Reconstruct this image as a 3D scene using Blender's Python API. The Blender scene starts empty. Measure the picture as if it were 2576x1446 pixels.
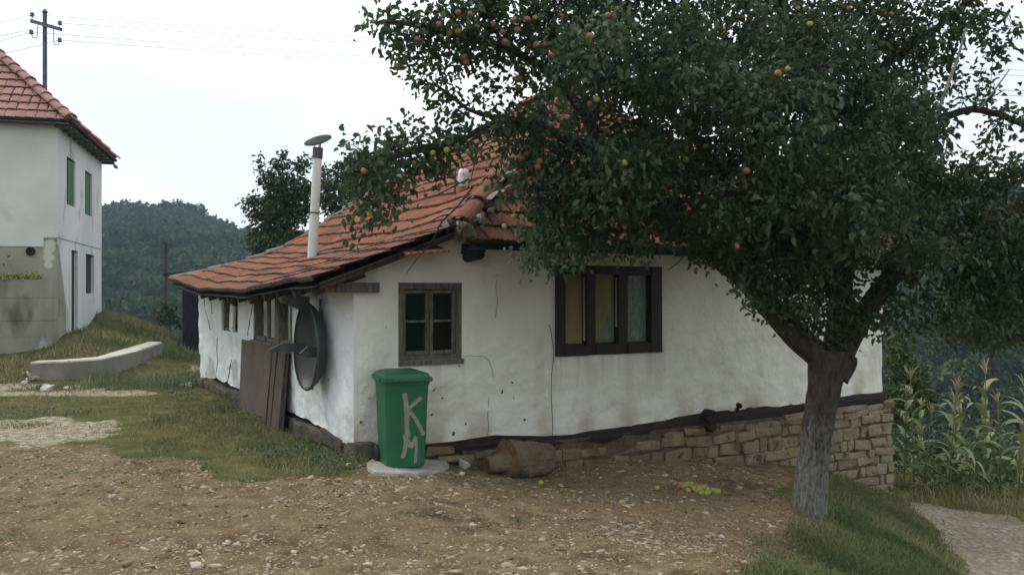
import bpy, bmesh, math, random
import numpy as np
from mathutils import Vector, Matrix
R = math.radians
random.seed(7)
rng = np.random.default_rng(11)
scene = bpy.context.scene
col = scene.collection

# ---------------------------------------------------------------- camera, world, sun
# world origin = the eye point; x right, y forward, z up; ground lies about 1.65 m below
FOC, CX, HY = 2143.0, 1288.0, 740.0          # metres-to-picture scale used to measure the place
cam_d = bpy.data.cameras.new('camera'); cam = bpy.data.objects.new('camera', cam_d); col.objects.link(cam)
cam.location = (0, 0, 0); cam.rotation_euler = (R(90), 0, 0)
cam_d.sensor_width = 36; cam_d.lens = FOC / 2576 * 36; cam_d.shift_y = (HY - 723) / 2576
cam_d.clip_start = 0.05; cam_d.clip_end = 3000
scene.camera = cam

SUN_AZ, SUN_EL = R(-70), R(52)               # azimuth from +y towards +x
world = bpy.data.worlds.new('World'); scene.world = world; world.use_nodes = True
nt = world.node_tree; nt.nodes.clear()
def N(t, **kw):
    n = nt.nodes.new(t)
    for k, v in kw.items():
        setattr(n, k, v)
    return n
wo = N('ShaderNodeOutputWorld'); sky = N('ShaderNodeTexSky', sky_type='NISHITA')
sky.sun_disc = False; sky.sun_elevation = SUN_EL; sky.sun_rotation = SUN_AZ; sky.dust_density = 3.0
bg1 = N('ShaderNodeBackground'); bg1.inputs[1].default_value = 0.14
bg2 = N('ShaderNodeBackground'); bg2.inputs[1].default_value = 1.0
tc = N('ShaderNodeTexCoord'); mp = N('ShaderNodeMapping'); mp.inputs['Scale'].default_value = (1.0, 1.0, 2.6); mp.inputs['Location'].default_value = (1.3, 2.21, 0.39)
ns = N('ShaderNodeTexNoise'); ns.inputs['Scale'].default_value = 1.7; ns.inputs['Detail'].default_value = 5
cr = N('ShaderNodeValToRGB'); cr.color_ramp.elements[0].position = 0.38; cr.color_ramp.elements[1].position = 0.56
cr.color_ramp.elements[0].color = (0.62, 0.62, 0.62, 1); cr.color_ramp.elements[1].color = (0.97, 0.97, 0.97, 1)
cc = N('ShaderNodeValToRGB'); cc.color_ramp.elements[0].position = 0.34; cc.color_ramp.elements[1].position = 0.56
cc.color_ramp.elements[0].color = (0.88, 0.92, 0.95, 1); cc.color_ramp.elements[1].color = (1.10, 1.13, 1.13, 1)
mx = N('ShaderNodeMixShader')
L = nt.links.new
L(tc.outputs['Generated'], mp.inputs[0]); L(mp.outputs[0], ns.inputs['Vector'])
L(ns.outputs['Fac'], cr.inputs[0]); L(ns.outputs['Fac'], cc.inputs[0])
L(sky.outputs[0], bg1.inputs[0]); L(cc.outputs[0], bg2.inputs[0])
L(cr.outputs[0], mx.inputs[0]); L(bg1.outputs[0], mx.inputs[1]); L(bg2.outputs[0], mx.inputs[2])
L(mx.outputs[0], wo.inputs[0])

sd = bpy.data.lights.new('sun', 'SUN'); so = bpy.data.objects.new('sun', sd); col.objects.link(so)
sd.energy = 1.2; sd.angle = R(16); sd.color = (1.0, 0.96, 0.9)
sv = Vector((math.sin(SUN_AZ) * math.cos(SUN_EL), math.cos(SUN_AZ) * math.cos(SUN_EL), math.sin(SUN_EL)))
so.rotation_euler = (-sv).to_track_quat('-Z', 'Y').to_euler()
scene.view_settings.view_transform = 'Standard'; scene.view_settings.look = 'None'
scene.view_settings.exposure = 0.38; scene.view_settings.gamma = 1.0
scene.cycles.max_bounces = 6; scene.cycles.transparent_max_bounces = 8; scene.cycles.volume_bounces = 0

# ---------------------------------------------------------------- helpers
def P(px, py, d):
    return Vector(((px - CX) / FOC * d, d, (HY - py) / FOC * d))
def tag(o, label=None, cat=None, group=None, kind=None):
    for k, v in (('label', label), ('category', cat), ('group', group), ('kind', kind)):
        if v: o[k] = v
    return o
def thing(name, loc, label, cat, group=None, rz=0.0):
    o = bpy.data.objects.new(name, None); col.objects.link(o)
    o.location = loc; o.rotation_euler = (0, 0, rz); o.empty_display_size = 0.2
    return tag(o, label, cat, group)
def link(name, me, parent=None, loc=(0, 0, 0), rot=(0, 0, 0), scale=(1, 1, 1)):
    o = bpy.data.objects.new(name, me); col.objects.link(o)
    o.parent = parent; o.location = loc; o.rotation_euler = rot; o.scale = scale
    return o
def copy_tree(src, loc, rz, scale=1.0):
    c = src.copy(); col.objects.link(c); c.location = loc; c.rotation_euler = (0, 0, rz); c.scale = (scale,) * 3
    for ch in list(src.children):
        d = ch.copy(); col.objects.link(d); d.parent = c
        for g in list(ch.children):
            e = g.copy(); col.objects.link(e); e.parent = d
    return c

class MB:
    """collects shapes and links them as one mesh"""
    def __init__(s): s.v = []; s.f = []; s.a = []
    def add(s, vs, fs, tint=0.5):
        b = len(s.v); s.v += [tuple(v) for v in vs]; s.f += [tuple(i + b for i in f) for f in fs]; s.a += [tint] * len(vs)
        return s
    def box(s, a, b, tint=0.5, M=None, jit=0.0):
        vs = [Vector((x, y, z)) for z in (a[2], b[2]) for y in (a[1], b[1]) for x in (a[0], b[0])]
        if jit: vs = [v + Vector((random.uniform(-jit, jit), random.uniform(-jit, jit), random.uniform(-jit, jit))) for v in vs]
        if M: vs = [M @ v for v in vs]
        return s.add(vs, [(0, 2, 3, 1), (4, 5, 7, 6), (0, 1, 5, 4), (2, 6, 7, 3), (0, 4, 6, 2), (1, 3, 7, 5)], tint)
    def hull(s, pts, tint=0.5):
        bm = bmesh.new()
        for p in pts: bm.verts.new(p)
        r = bmesh.ops.convex_hull(bm, input=bm.verts)
        bmesh.ops.delete(bm, geom=[g for g in r['geom_interior'] if isinstance(g, bmesh.types.BMVert)], context='VERTS')
        bm.verts.ensure_lookup_table(); bm.verts.index_update()
        s.add([v.co.copy() for v in bm.verts], [[v.index for v in f.verts] for f in bm.faces], tint); bm.free()
        return s
    def rbox(s, c, size, ch=0.15, jit=0.0, tint=0.5, M=None):
        """box with chamfered edges"""
        pts = []
        for sx in (-1, 1):
            for sy in (-1, 1):
                for sz in (-1, 1):
                    for k in range(3):
                        m = [1, 1, 1]
                        h = [size[0] / 2, size[1] / 2, size[2] / 2]; cc_ = ch * min(h)
                        for q in range(3):
                            if q != k: h[q] -= cc_
                        p = Vector((sx * h[0], sy * h[1], sz * h[2]))
                        if jit: p += Vector([random.uniform(-jit, jit) for _ in range(3)])
                        p += Vector(c)
                        pts.append(M @ p if M else p)
        return s.hull(pts, tint)
    def tube(s, path, rad, n=8, tint=0.5, cap=True, flat=None):
        path = [Vector(p) for p in path]; k = len(path)
        if not hasattr(rad, '__len__'): rad = [rad] * k
        t0 = (path[1] - path[0]).normalized()
        u = t0.orthogonal().normalized(); vs = []
        for i in range(k):
            t = ((path[min(i + 1, k - 1)] - path[max(i - 1, 0)])).normalized()
            u = (u - t * u.dot(t))
            u = u.normalized() if u.length > 1e-6 else t.orthogonal().normalized()
            w = t.cross(u)
            for j in range(n):
                a = 2 * math.pi * j / n
                vs.append(path[i] + (u * math.cos(a) + w * math.sin(a) * (flat or 1)) * rad[i])
        fs = [(i * n + j, i * n + (j + 1) % n, (i + 1) * n + (j + 1) % n, (i + 1) * n + j) for i in range(k - 1) for j in range(n)]
        if cap: fs += [tuple(reversed(range(n))), tuple((k - 1) * n + j for j in range(n))]
        return s.add(vs, fs, tint)
    def lathe(s, prof, n=20, tint=0.5, M=None):
        vs = [Vector((r * math.cos(2 * math.pi * j / n), r * math.sin(2 * math.pi * j / n), z)) for r, z in prof for j in range(n)]
        if M: vs = [M @ v for v in vs]
        k = len(prof)
        return s.add(vs, [(i * n + j, i * n + (j + 1) % n, (i + 1) * n + (j + 1) % n, (i + 1) * n + j) for i in range(k - 1) for j in range(n)], tint)
    def build(s, name, mat, parent=None, smooth=False, loc=(0, 0, 0), rot=(0, 0, 0)):
        me = bpy.data.meshes.new(name); me.from_pydata(s.v, [], s.f); me.materials.append(mat)
        at = me.attributes.new('tint', 'FLOAT', 'POINT'); at.data.foreach_set('value', np.array(s.a, dtype=np.float32))
        if smooth: me.polygons.foreach_set('use_smooth', [True] * len(me.polygons))
        me.update()
        return link(name, me, parent, loc, rot)

def np_mesh(name, V, F, mat, tint=None, smooth=False, extra=None):
    me = bpy.data.meshes.new(name); V = np.asarray(V, np.float32); F = np.asarray(F, np.int32); k = F.shape[1]
    me.vertices.add(len(V)); me.vertices.foreach_set('co', V.ravel())
    me.loops.add(F.size); me.loops.foreach_set('vertex_index', F.ravel())
    me.polygons.add(len(F)); me.polygons.foreach_set('loop_start', np.arange(0, F.size, k, dtype=np.int32))
    me.polygons.foreach_set('loop_total', np.full(len(F), k, np.int32))
    if smooth: me.polygons.foreach_set('use_smooth', np.ones(len(F), bool))
    me.materials.append(mat)
    for nm, arr in ([('tint', tint)] if tint is not None else []) + list((extra or {}).items()):
        me.attributes.new(nm, 'FLOAT', 'POINT').data.foreach_set('value', np.asarray(arr, np.float32))
    me.update(calc_edges=True); me.validate()
    return me

def vnoise(p, seed=0):
    p = np.asarray(p, float); i = np.floor(p).astype(np.int64); f = p - i; f = f * f * (3 - 2 * f); out = 0
    for dx in (0, 1):
        for dy in (0, 1):
            for dz in (0, 1):
                h = (i[:, 0] + dx) * 374761393 + (i[:, 1] + dy) * 668265263 + (i[:, 2] + dz) * 2147483647 + seed * 974634777
                h = (h ^ (h >> 13)) * 1274126177; h = (h ^ (h >> 16)) & 0xffff
                w = (f[:, 0] if dx else 1 - f[:, 0]) * (f[:, 1] if dy else 1 - f[:, 1]) * (f[:, 2] if dz else 1 - f[:, 2])
                out = out + w * (h / 65535.0)
    return out * 2 - 1
def fbm(p, sc, oct=4, seed=0):
    p = np.asarray(p, float) * sc; a = 1.0; o = 0
    for k in range(oct):
        o = o + a * vnoise(p + 17.3 * k, seed + k); p = p * 2.03; a *= 0.5
    return o
def fb1(x, y, z, sc, oct=3, seed=0): return float(fbm(np.array([[x, y, z]]), sc, oct, seed)[0])
def sstep(x, a, b):
    t = np.clip((x - a) / (b - a), 0, 1); return t * t * (3 - 2 * t)

# ---------------------------------------------------------------- materials
def mat(name, c1, c2=None, sc=4.0, rough=0.85, bump=0.2, bsc=30.0, spots=None, tintmix=None, spec=0.3, detail=6,
        stretch=(1, 1, 1), trans=0.0, bdist=0.02, metal=0.0, ramp=(0.35, 0.65)):
    """two-tone noise material; spots = (colour, noise scale, threshold, width); tintmix = (colour, strength) over the tint attribute"""
    m = bpy.data.materials.new(name); m.use_nodes = True; n = m.node_tree.nodes; l = m.node_tree.links.new
    b = n['Principled BSDF']; b.inputs['Roughness'].default_value = rough; b.inputs['Specular IOR Level'].default_value = spec
    b.inputs['Metallic'].default_value = metal
    tc = n.new('ShaderNodeTexCoord'); mp = n.new('ShaderNodeMapping'); mp.inputs['Scale'].default_value = stretch
    l(tc.outputs['Object'], mp.inputs[0])
    no = n.new('ShaderNodeTexNoise'); no.inputs['Scale'].default_value = sc; no.inputs['Detail'].default_value = detail
    l(mp.outputs[0], no.inputs['Vector'])
    ra = n.new('ShaderNodeValToRGB'); ra.color_ramp.elements[0].position = ramp[0]; ra.color_ramp.elements[1].position = ramp[1]
    ra.color_ramp.elements[0].color = (*c1, 1); ra.color_ramp.elements[1].color = (*(c2 or c1), 1)
    l(no.outputs['Fac'], ra.inputs[0]); out = ra.outputs[0]
    if tintmix:
        at = n.new('ShaderNodeAttribute'); at.attribute_name = 'tint'
        mi = n.new('ShaderNodeMix'); mi.data_type = 'RGBA'; mu = n.new('ShaderNodeMath'); mu.operation = 'MULTIPLY'
        mu.inputs[1].default_value = tintmix[1]; l(at.outputs['Fac'], mu.inputs[0]); l(mu.outputs[0], mi.inputs[0])
        l(out, mi.inputs[6]); mi.inputs[7].default_value = (*tintmix[0], 1); out = mi.outputs[2]
    for q, sp in enumerate(spots or []):
        n2 = n.new('ShaderNodeTexNoise'); n2.inputs['Scale'].default_value = sp[1]; n2.inputs['Detail'].default_value = 8
        m2 = n.new('ShaderNodeMapping'); m2.inputs['Location'].default_value = (3.1 * q + 1, 7.7 * q, 2); m2.inputs['Scale'].default_value = stretch
        l(tc.outputs['Object'], m2.inputs[0]); l(m2.outputs[0], n2.inputs['Vector'])
        mr = n.new('ShaderNodeMapRange'); mr.inputs[1].default_value = sp[2]; mr.inputs[2].default_value = sp[2] + sp[3]; l(n2.outputs['Fac'], mr.inputs[0])
        mi = n.new('ShaderNodeMix'); mi.data_type = 'RGBA'; l(mr.outputs[0], mi.inputs[0]); l(out, mi.inputs[6])
        mi.inputs[7].default_value = (*sp[0], 1); out = mi.outputs[2]
    l(out, b.inputs['Base Color'])
    if bump:
        nb = n.new('ShaderNodeTexNoise'); nb.inputs['Scale'].default_value = bsc; nb.inputs['Detail'].default_value = 6
        l(mp.outputs[0], nb.inputs['Vector'])
        bp = n.new('ShaderNodeBump'); bp.inputs['Strength'].default_value = bump; bp.inputs['Distance'].default_value = bdist
        l(nb.outputs['Fac'], bp.inputs['Height']); l(bp.outputs[0], b.inputs['Normal'])
    if trans:
        tr = n.new('ShaderNodeBsdfTranslucent'); l(out, tr.inputs['Color']); ms = n.new('ShaderNodeMixShader'); ms.inputs[0].default_value = trans
        o = n['Material Output']; l(b.outputs[0], ms.inputs[1]); l(tr.outputs[0], ms.inputs[2]); l(ms.outputs[0], o.inputs[0])
    return m
M = {}
M['plaster'] = mat('plaster', (0.64, 0.635, 0.59), (0.74, 0.735, 0.695), 1.3, 0.95, 0.7, 16, tintmix=((0.34, 0.29, 0.215), 0.75), spots=[((0.50, 0.50, 0.46), 1.4, 0.60, 0.25), ((0.30, 0.26, 0.2), 7.0, 0.74, 0.03)], spec=0.1, bdist=0.02)
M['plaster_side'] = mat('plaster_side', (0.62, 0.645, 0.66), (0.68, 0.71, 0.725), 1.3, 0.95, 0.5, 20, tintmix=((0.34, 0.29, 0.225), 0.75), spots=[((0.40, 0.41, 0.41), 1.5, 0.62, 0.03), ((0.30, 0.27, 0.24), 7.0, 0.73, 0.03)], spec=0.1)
M['dark_timber'] = mat('dark_timber', (0.012, 0.009, 0.008), (0.028, 0.02, 0.017), 6, 0.8, 0.5, 20, stretch=(1, 8, 8))
M['window_brown'] = mat('window_brown', (0.012, 0.008, 0.006), (0.022, 0.014, 0.011), 9, 0.55, 0.3, 40)
M['grey_wood'] = mat('grey_wood', (0.07, 0.065, 0.055), (0.17, 0.16, 0.135), 7, 0.85, 0.5, 30, stretch=(6, 6, 1))
M['old_wood'] = mat('old_wood', (0.045, 0.038, 0.03), (0.11, 0.09, 0.07), 5, 0.9, 0.5, 30, stretch=(6, 6, 1))
M['board'] = mat('board', (0.07, 0.058, 0.045), (0.105, 0.088, 0.07), 2.5, 0.85, 0.3, 30, spots=[((0.05, 0.042, 0.035), 3, 0.6, 0.1)])
M['black_wood'] = mat('black_wood', (0.010, 0.013, 0.018), (0.028, 0.032, 0.038), 5, 0.9, 0.4, 20, stretch=(6, 6, 1))
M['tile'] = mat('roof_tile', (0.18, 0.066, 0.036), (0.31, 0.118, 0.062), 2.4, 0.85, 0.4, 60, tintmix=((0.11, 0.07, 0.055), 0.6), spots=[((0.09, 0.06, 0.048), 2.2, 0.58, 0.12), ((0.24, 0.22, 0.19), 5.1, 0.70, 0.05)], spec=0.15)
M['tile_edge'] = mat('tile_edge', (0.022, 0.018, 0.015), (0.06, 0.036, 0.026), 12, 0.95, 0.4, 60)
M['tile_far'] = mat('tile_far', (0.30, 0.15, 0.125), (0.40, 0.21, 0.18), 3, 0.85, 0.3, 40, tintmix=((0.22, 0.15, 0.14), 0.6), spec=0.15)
M['mortar'] = mat('mortar', (0.13, 0.12, 0.108), (0.24, 0.225, 0.20), 6, 0.95, 0.8, 25, spots=[((0.05, 0.045, 0.04), 7, 0.54, 0.1), ((0.2, 0.07, 0.04), 5, 0.60, 0.06)])
M['stone'] = mat('stone', (0.095, 0.068, 0.04), (0.20, 0.15, 0.092), 5.5, 0.95, 0.9, 14, tintmix=((0.31, 0.27, 0.20), 0.75), spots=[((0.06, 0.05, 0.04), 6, 0.60, 0.12)], spec=0.1, bdist=0.04)
M['stone_joint'] = mat('stone_joint', (0.06, 0.043, 0.027), (0.12, 0.09, 0.06), 12, 1.0, 0.8, 30)
M['curtain_yellow'] = mat('curtain_yellow', (0.62, 0.53, 0.24), (0.70, 0.60, 0.30), 3, 0.9, 0.1, 50, trans=0.3)
M['curtain_lace'] = mat('curtain_lace', (0.50, 0.56, 0.62), (0.9, 0.93, 0.95), 16, 0.9, 0.3, 60, stretch=(3, 3, 1), trans=0.3)
M['inside'] = mat('inside_shade', (0.02, 0.018, 0.016), None, 3, 0.9, 0)  # near-black puts the shade inside room and drain into the colour
M['curtain_or_glare'] = mat('curtain_or_glare', (0.40, 0.44, 0.43), (0.55, 0.60, 0.58), 5, 0.9, 0.1, 40, trans=0.2)  # grey curtain cloth; also the pale reflection of the side window panes
def glass():
    m = bpy.data.materials.new('window_glass'); m.use_nodes = True; n = m.node_tree.nodes; l = m.node_tree.links.new; n.clear()
    o = n.new('ShaderNodeOutputMaterial'); t = n.new('ShaderNodeBsdfTransparent'); g = n.new('ShaderNodeBsdfGlossy'); x = n.new('ShaderNodeMixShader')
    f = n.new('ShaderNodeFresnel'); f.inputs[0].default_value = 1.5; t.inputs[0].default_value = (0.94, 0.96, 0.95, 1); g.inputs['Roughness'].default_value = 0.06
    l(f.outputs[0], x.inputs[0]); l(t.outputs[0], x.inputs[1]); l(g.outputs[0], x.inputs[2]); l(x.outputs[0], o.inputs[0]); return m
M['glass'] = glass()
M['bin'] = mat('bin_green', (0.008, 0.092, 0.043), (0.012, 0.112, 0.055), 4, 0.5, 0.05, 80, spots=[((0.03, 0.12, 0.07), 5, 0.62, 0.15)], spec=0.4)
M['bin_trim'] = mat('bin_rubber', (0.012, 0.013, 0.014), (0.03, 0.03, 0.03), 8, 0.7, 0.2, 50)
M['spray'] = mat('spray_paint', (0.19, 0.19, 0.165), (0.26, 0.25, 0.215), 14, 0.7, 0.0, spec=0.2)
M['metal_white'] = mat('pipe_metal', (0.55, 0.57, 0.57), (0.66, 0.68, 0.68), 3, 0.45, 0.1, 20, spots=[((0.25, 0.24, 0.24), 6, 0.66, 0.06)], stretch=(3, 3, 0.6))
M['metal_dark'] = mat('metal_dark', (0.045, 0.05, 0.055), (0.085, 0.09, 0.095), 6, 0.55, 0.2, 30, spec=0.4)
M['pan'] = mat('pan_metal', (0.025, 0.026, 0.027), (0.065, 0.068, 0.07), 3, 0.5, 0.3, 20, spots=[((0.06, 0.05, 0.04), 4, 0.56, 0.1)], spec=0.5)
M['terracotta'] = mat('terracotta', (0.18, 0.07, 0.035), (0.24, 0.1, 0.05), 5, 0.9, 0.2, 40)
M['white_wrap'] = mat('white_wrap', (0.60, 0.62, 0.60), (0.7, 0.7, 0.68), 8, 0.6, 0.3, 30, spots=[((0.4, 0.2, 0.14), 9, 0.62, 0.05)])
M['pole_metal'] = mat('pole_metal', (0.10, 0.095, 0.115), (0.17, 0.16, 0.18), 3, 0.6, 0.2, 30)
M['pole_wood'] = mat('pole_wood', (0.035, 0.028, 0.025), (0.07, 0.055, 0.048), 4, 0.9, 0.3, 30)
M['porcelain'] = mat('porcelain', (0.10, 0.09, 0.10), (0.16, 0.145, 0.15), 8, 0.35, 0)
M['wire'] = mat('wire', (0.14, 0.15, 0.18), None, 8, 0.6, 0)
M['wire_dark'] = mat('cable_dark', (0.05, 0.045, 0.04), None, 8, 0.7, 0)
M['kerb_face_shaded'] = mat('kerb_face_shaded', (0.15, 0.145, 0.12), (0.22, 0.21, 0.18), 2.4, 0.95, 0.6, 15, spots=[((0.10, 0.095, 0.075), 2, 0.56, 0.1)])  # darker tone puts the shade on the kerb's front into the colour
M['house_white'] = mat('render_upper', (0.50, 0.51, 0.49), (0.60, 0.61, 0.585), 0.8, 0.95, 0.4, 18, spots=[((0.38, 0.38, 0.35), 0.9, 0.58, 0.18)], spec=0.1)
M['house_side'] = mat('render_side', (0.54, 0.55, 0.55), (0.66, 0.67, 0.67), 0.7, 0.95, 0.4, 18, spots=[((0.36, 0.36, 0.34), 1.0, 0.60, 0.06)], stretch=(1, 1, 0.5), spec=0.1)
M['house_cement'] = mat('render_lower', (0.24, 0.23, 0.195), (0.33, 0.32, 0.28), 1.1, 0.95, 0.5, 18, spots=[((0.47, 0.47, 0.43), 0.8, 0.60, 0.02), ((0.20, 0.185, 0.16), 1.6, 0.60, 0.04)], spec=0.1)
M['concrete'] = mat('concrete', (0.20, 0.195, 0.165), (0.30, 0.29, 0.25), 1.4, 0.95, 0.5, 15, spots=[((0.115, 0.11, 0.09), 1.8, 0.54, 0.12), ((0.33, 0.34, 0.33), 2.4, 0.64, 0.04)], stretch=(1, 1, 0.35), spec=0.15)
M['kerb_top_lit'] = mat('kerb_top_lit', (0.46, 0.44, 0.37), (0.62, 0.59, 0.51), 4, 0.95, 0.5, 25, spots=[((0.22, 0.2, 0.15), 7, 0.62, 0.05)])  # paler tone puts the sunlight on the kerb top into the colour
M['slab'] = mat('slab', (0.30, 0.29, 0.26), (0.42, 0.41, 0.37), 8, 0.95, 0.6, 30, spots=[((0.18, 0.14, 0.1), 9, 0.64, 0.06)])
M['shutter'] = mat('green_shutter', (0.022, 0.095, 0.045), (0.03, 0.125, 0.06), 5, 0.6, 0.1, 30)
M['bark'] = mat('bark', (0.035, 0.029, 0.024), (0.085, 0.072, 0.06), 9, 0.95, 1.0, 24, stretch=(2, 2, 0.6), bdist=0.05)
M['twig'] = mat('twig_bark', (0.03, 0.025, 0.022), (0.065, 0.055, 0.046), 6, 0.95, 0.3, 20)
M['dead_twig'] = mat('dead_twig', (0.16, 0.15, 0.13), (0.25, 0.23, 0.2), 6, 0.9, 0.3, 20)
def leafmat(name, c1, c2, ctint, tr=0.25, rough=0.5, spec=0.3):
    return mat(name, c1, c2, 1.2, rough, 0, tintmix=(ctint, 0.9), trans=tr, spec=spec)
M['apple_leaf'] = leafmat('apple_leaf', (0.034, 0.062, 0.026), (0.055, 0.092, 0.040), (0.15, 0.19, 0.115), 0.40)
M['plum_leaf'] = leafmat('plum_leaf', (0.035, 0.065, 0.035), (0.045, 0.08, 0.04), (0.07, 0.11, 0.055))
M['wood_leaf'] = leafmat('wood_leaf', (0.018, 0.042, 0.024), (0.034, 0.066, 0.032), (0.085, 0.115, 0.05), 0.1, 0.8, 0.1)
M['bush_leaf'] = leafmat('bush_leaf', (0.045, 0.075, 0.02), (0.06, 0.095, 0.025), (0.12, 0.14, 0.04))
M['yellow_leaf'] = leafmat('yellow_leaf', (0.22, 0.24, 0.07), (0.32, 0.33, 0.12), (0.4, 0.4, 0.18))
M['corn_leaf'] = leafmat('corn_leaf', (0.085, 0.13, 0.025), (0.13, 0.175, 0.045), (0.30, 0.32, 0.17), 0.2, 0.45, 0.4)
M['corn_stalk'] = mat('corn_stalk', (0.10, 0.14, 0.05), (0.15, 0.18, 0.07), 4, 0.7, 0)
M['corn_tassel'] = mat('corn_tassel', (0.25, 0.235, 0.12), (0.36, 0.33, 0.20), 9, 0.8, 0)
M['grass'] = leafmat('grass_blade', (0.088, 0.12, 0.042), (0.145, 0.168, 0.068), (0.34, 0.30, 0.165), 0.25, 0.7, 0.15)
M['straw'] = mat('straw', (0.24, 0.18, 0.09), (0.36, 0.28, 0.16), 9, 0.9, 0)
M['pebble'] = mat('pebble', (0.30, 0.24, 0.165), (0.48, 0.41, 0.31), 3, 0.95, 0.3, 60, tintmix=((0.14, 0.095, 0.055), 0.9), spec=0.15)
M['clod'] = mat('clod', (0.095, 0.058, 0.03), (0.15, 0.095, 0.052), 9, 1.0, 0.4, 60, spec=0.05)
M['rubble'] = mat('rubble', (0.40, 0.38, 0.33), (0.52, 0.50, 0.45), 7, 0.95, 0.4, 30)
M['brick'] = mat('brick_red', (0.24, 0.07, 0.04), (0.32, 0.1, 0.06), 12, 0.95, 0.4, 40)
M['apple_red'] = mat('apple_red', (0.26, 0.075, 0.05), (0.22, 0.125, 0.05), 9, 0.45, 0, spec=0.4)
M['apple_green'] = mat('apple_green', (0.21, 0.235, 0.055), (0.30, 0.28, 0.07), 9, 0.45, 0, spec=0.4)
M['log_bark'] = mat('log_bark', (0.10, 0.072, 0.045), (0.17, 0.13, 0.09), 5, 0.95, 0.9, 18, spots=[((0.15, 0.085, 0.04), 4.5, 0.55, 0.14), ((0.035, 0.028, 0.022), 6, 0.6, 0.08)], bdist=0.05)
M['log_end'] = mat('log_end', (0.10, 0.062, 0.032), (0.16, 0.105, 0.055), 12, 0.95, 0.8, 30)

# ---------------------------------------------------------------- terrain
def G(px, py, z):
    d = z * FOC / (HY - py); return ((px - CX) / FOC * d, d, z)
CTRL = [G(0, 1446, -1.64), G(1288, 1446, -1.68), G(700, 1446, -1.66), (-4, -3, -1.62), (0, -3, -1.62), (4, -3, -2.1), (8, 0, -2.8), (-9, 2, -1.62),
        G(1880, 1446, -1.75), G(2150, 1446, -2.25), G(2420, 1446, -2.88), (3.9, 4.5, -2.55), (1.6, 3, -1.72), (6.5, 6, -2.85), (9.5, 9, -3.05),
        G(1500, 1300, -1.88), G(1700, 1340, -1.93), G(2030, 1295, -2.17), G(1745, 1240, -2.1), G(1005, 1190, -1.665), G(910, 1165, -1.66),
        G(1385, 1195, -2.0), (2.05, 10.6, -2.08), (3.9, 11.7, -2.36), (2.9, 11.0, -2.2), (1.0, 9.9, -1.98), G(2258, 1255, -3.08), (4.6, 10.9, -2.68), (4.3, 9.3, -2.62), (3.7, 8.4, -2.42), (4.9, 12.0, -2.72),
        (6.6, 12.9, -3.1), G(2330, 1340, -3.03), G(2576, 1310, -3.12), G(2450, 1330, -3.08), (9.0, 11.5, -3.15), (8, 14.5, -3.35), (9, 19, -4.6), (14, 12, -3.4), (13, 20, -5), (7, 22, -4.6), (12, 30, -9),
        G(0, 1110, -1.66), G(290, 1130, -1.65), G(0, 985, -1.68), G(700, 1040, -1.63), G(500, 965, -1.63), G(350, 1000, -1.66),
        G(76, 956, -1.76), G(258, 950, -1.74), G(405, 897, -1.66), (-13, 14.5, -1.7), (-18, 14, -1.6),
        (-9.2, 18.6, -1.34), (-11.5, 20.0, -1.32), (-13.5, 19.2, -1.32), (-10.6, 21.8, -0.98), (-12.3, 26.4, -0.6), (-11.6, 26.4, -0.72), (-10.75, 27, -1.35), (-10.2, 26, -1.47),
        (-8.4, 21.7, -1.6), (-8.2, 25.5, -1.6), (-9.3, 22.6, -1.38), (-11, 33, -4.2), (-7, 33, -4.5), (-15, 33, -2.6), (-18, 25, -1.0), (-22, 20, -1.2),
        (-4, 20, -1.75), (0, 22, -2.4), (4, 18, -3.0), (0, 30, -6), (2, 12, -2.2), (-3, 14, -1.65)]
for a in range(0, 360, 30):
    x, y = 42 * math.sin(R(a)), 8 + 42 * math.cos(R(a)); c = math.cos(R(a))
    CTRL.append((x, y, -8.5 if c > 0.3 else (-5 if c > -0.3 else -1.5)))
CP = np.array(CTRL)
def _U(r2): return np.where(r2 > 0, r2 * np.log(r2 + 1e-12), 0)
_n = len(CP); _K = _U(((CP[:, None, :2] - CP[None, :, :2]) ** 2).sum(-1)) + np.eye(_n) * 0.02
_Pm = np.c_[np.ones(_n), CP[:, :2]]
_A = np.block([[_K, _Pm], [_Pm.T, np.zeros((3, 3))]]); _W = np.linalg.solve(_A, np.r_[CP[:, 2], 0, 0, 0])
def tps(x, y):
    out = np.empty(len(x))
    for i in range(0, len(x), 20000):
        q = np.c_[x[i:i + 20000], y[i:i + 20000]]
        out[i:i + 20000] = _U(((q[:, None] - CP[None, :, :2]) ** 2).sum(-1)) @ _W[:_n] + _W[_n] + q @ _W[_n + 1:]
    return out
def far_h(x, y):
    d = np.hypot(x, y) + 1e-6; az = np.arctan2(x, y)
    # ridge line: far and high to the left, nearer and lower to the right
    rd = np.interp(az, [-3.2, -1.2, -0.2, 0.25, 0.5, 1.2, 3.2], [260, 250, 245, 200, 135, 160, 260])
    rz = np.interp(az, [-3.2, -1.5, -0.62, -0.505, -0.44, -0.37, -0.33, -0.30, -0.26, -0.2, 0.1, 0.4, 0.53, 0.7, 1.5, 3.2],
                   [10, 12, 13, 14.8, 16.3, 16.6, 15.0, 12.5, 12.5, 12, 13, 11, 9.0, 9, 12, 10])
    vz = np.interp(az, [-3.2, -1.8, -1.2, 1.2, 1.8, 3.2], [-4, -6, -22, -20, -8, -4])
    s = np.clip((d - 70) / (rd - 70), 0, 1)
    up = vz + (rz - vz) * (s ** 0.85)
    dn = -8 + (vz + 8) * sstep(d, 36, 70)
    h = np.where(d > 70, up, dn) - np.maximum(0, d - rd) * 0.10
    return h + fbm(np.c_[x, y, 0 * x], 0.03, 3, 5) * 2.0 * sstep(d, 60, 120)
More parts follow.
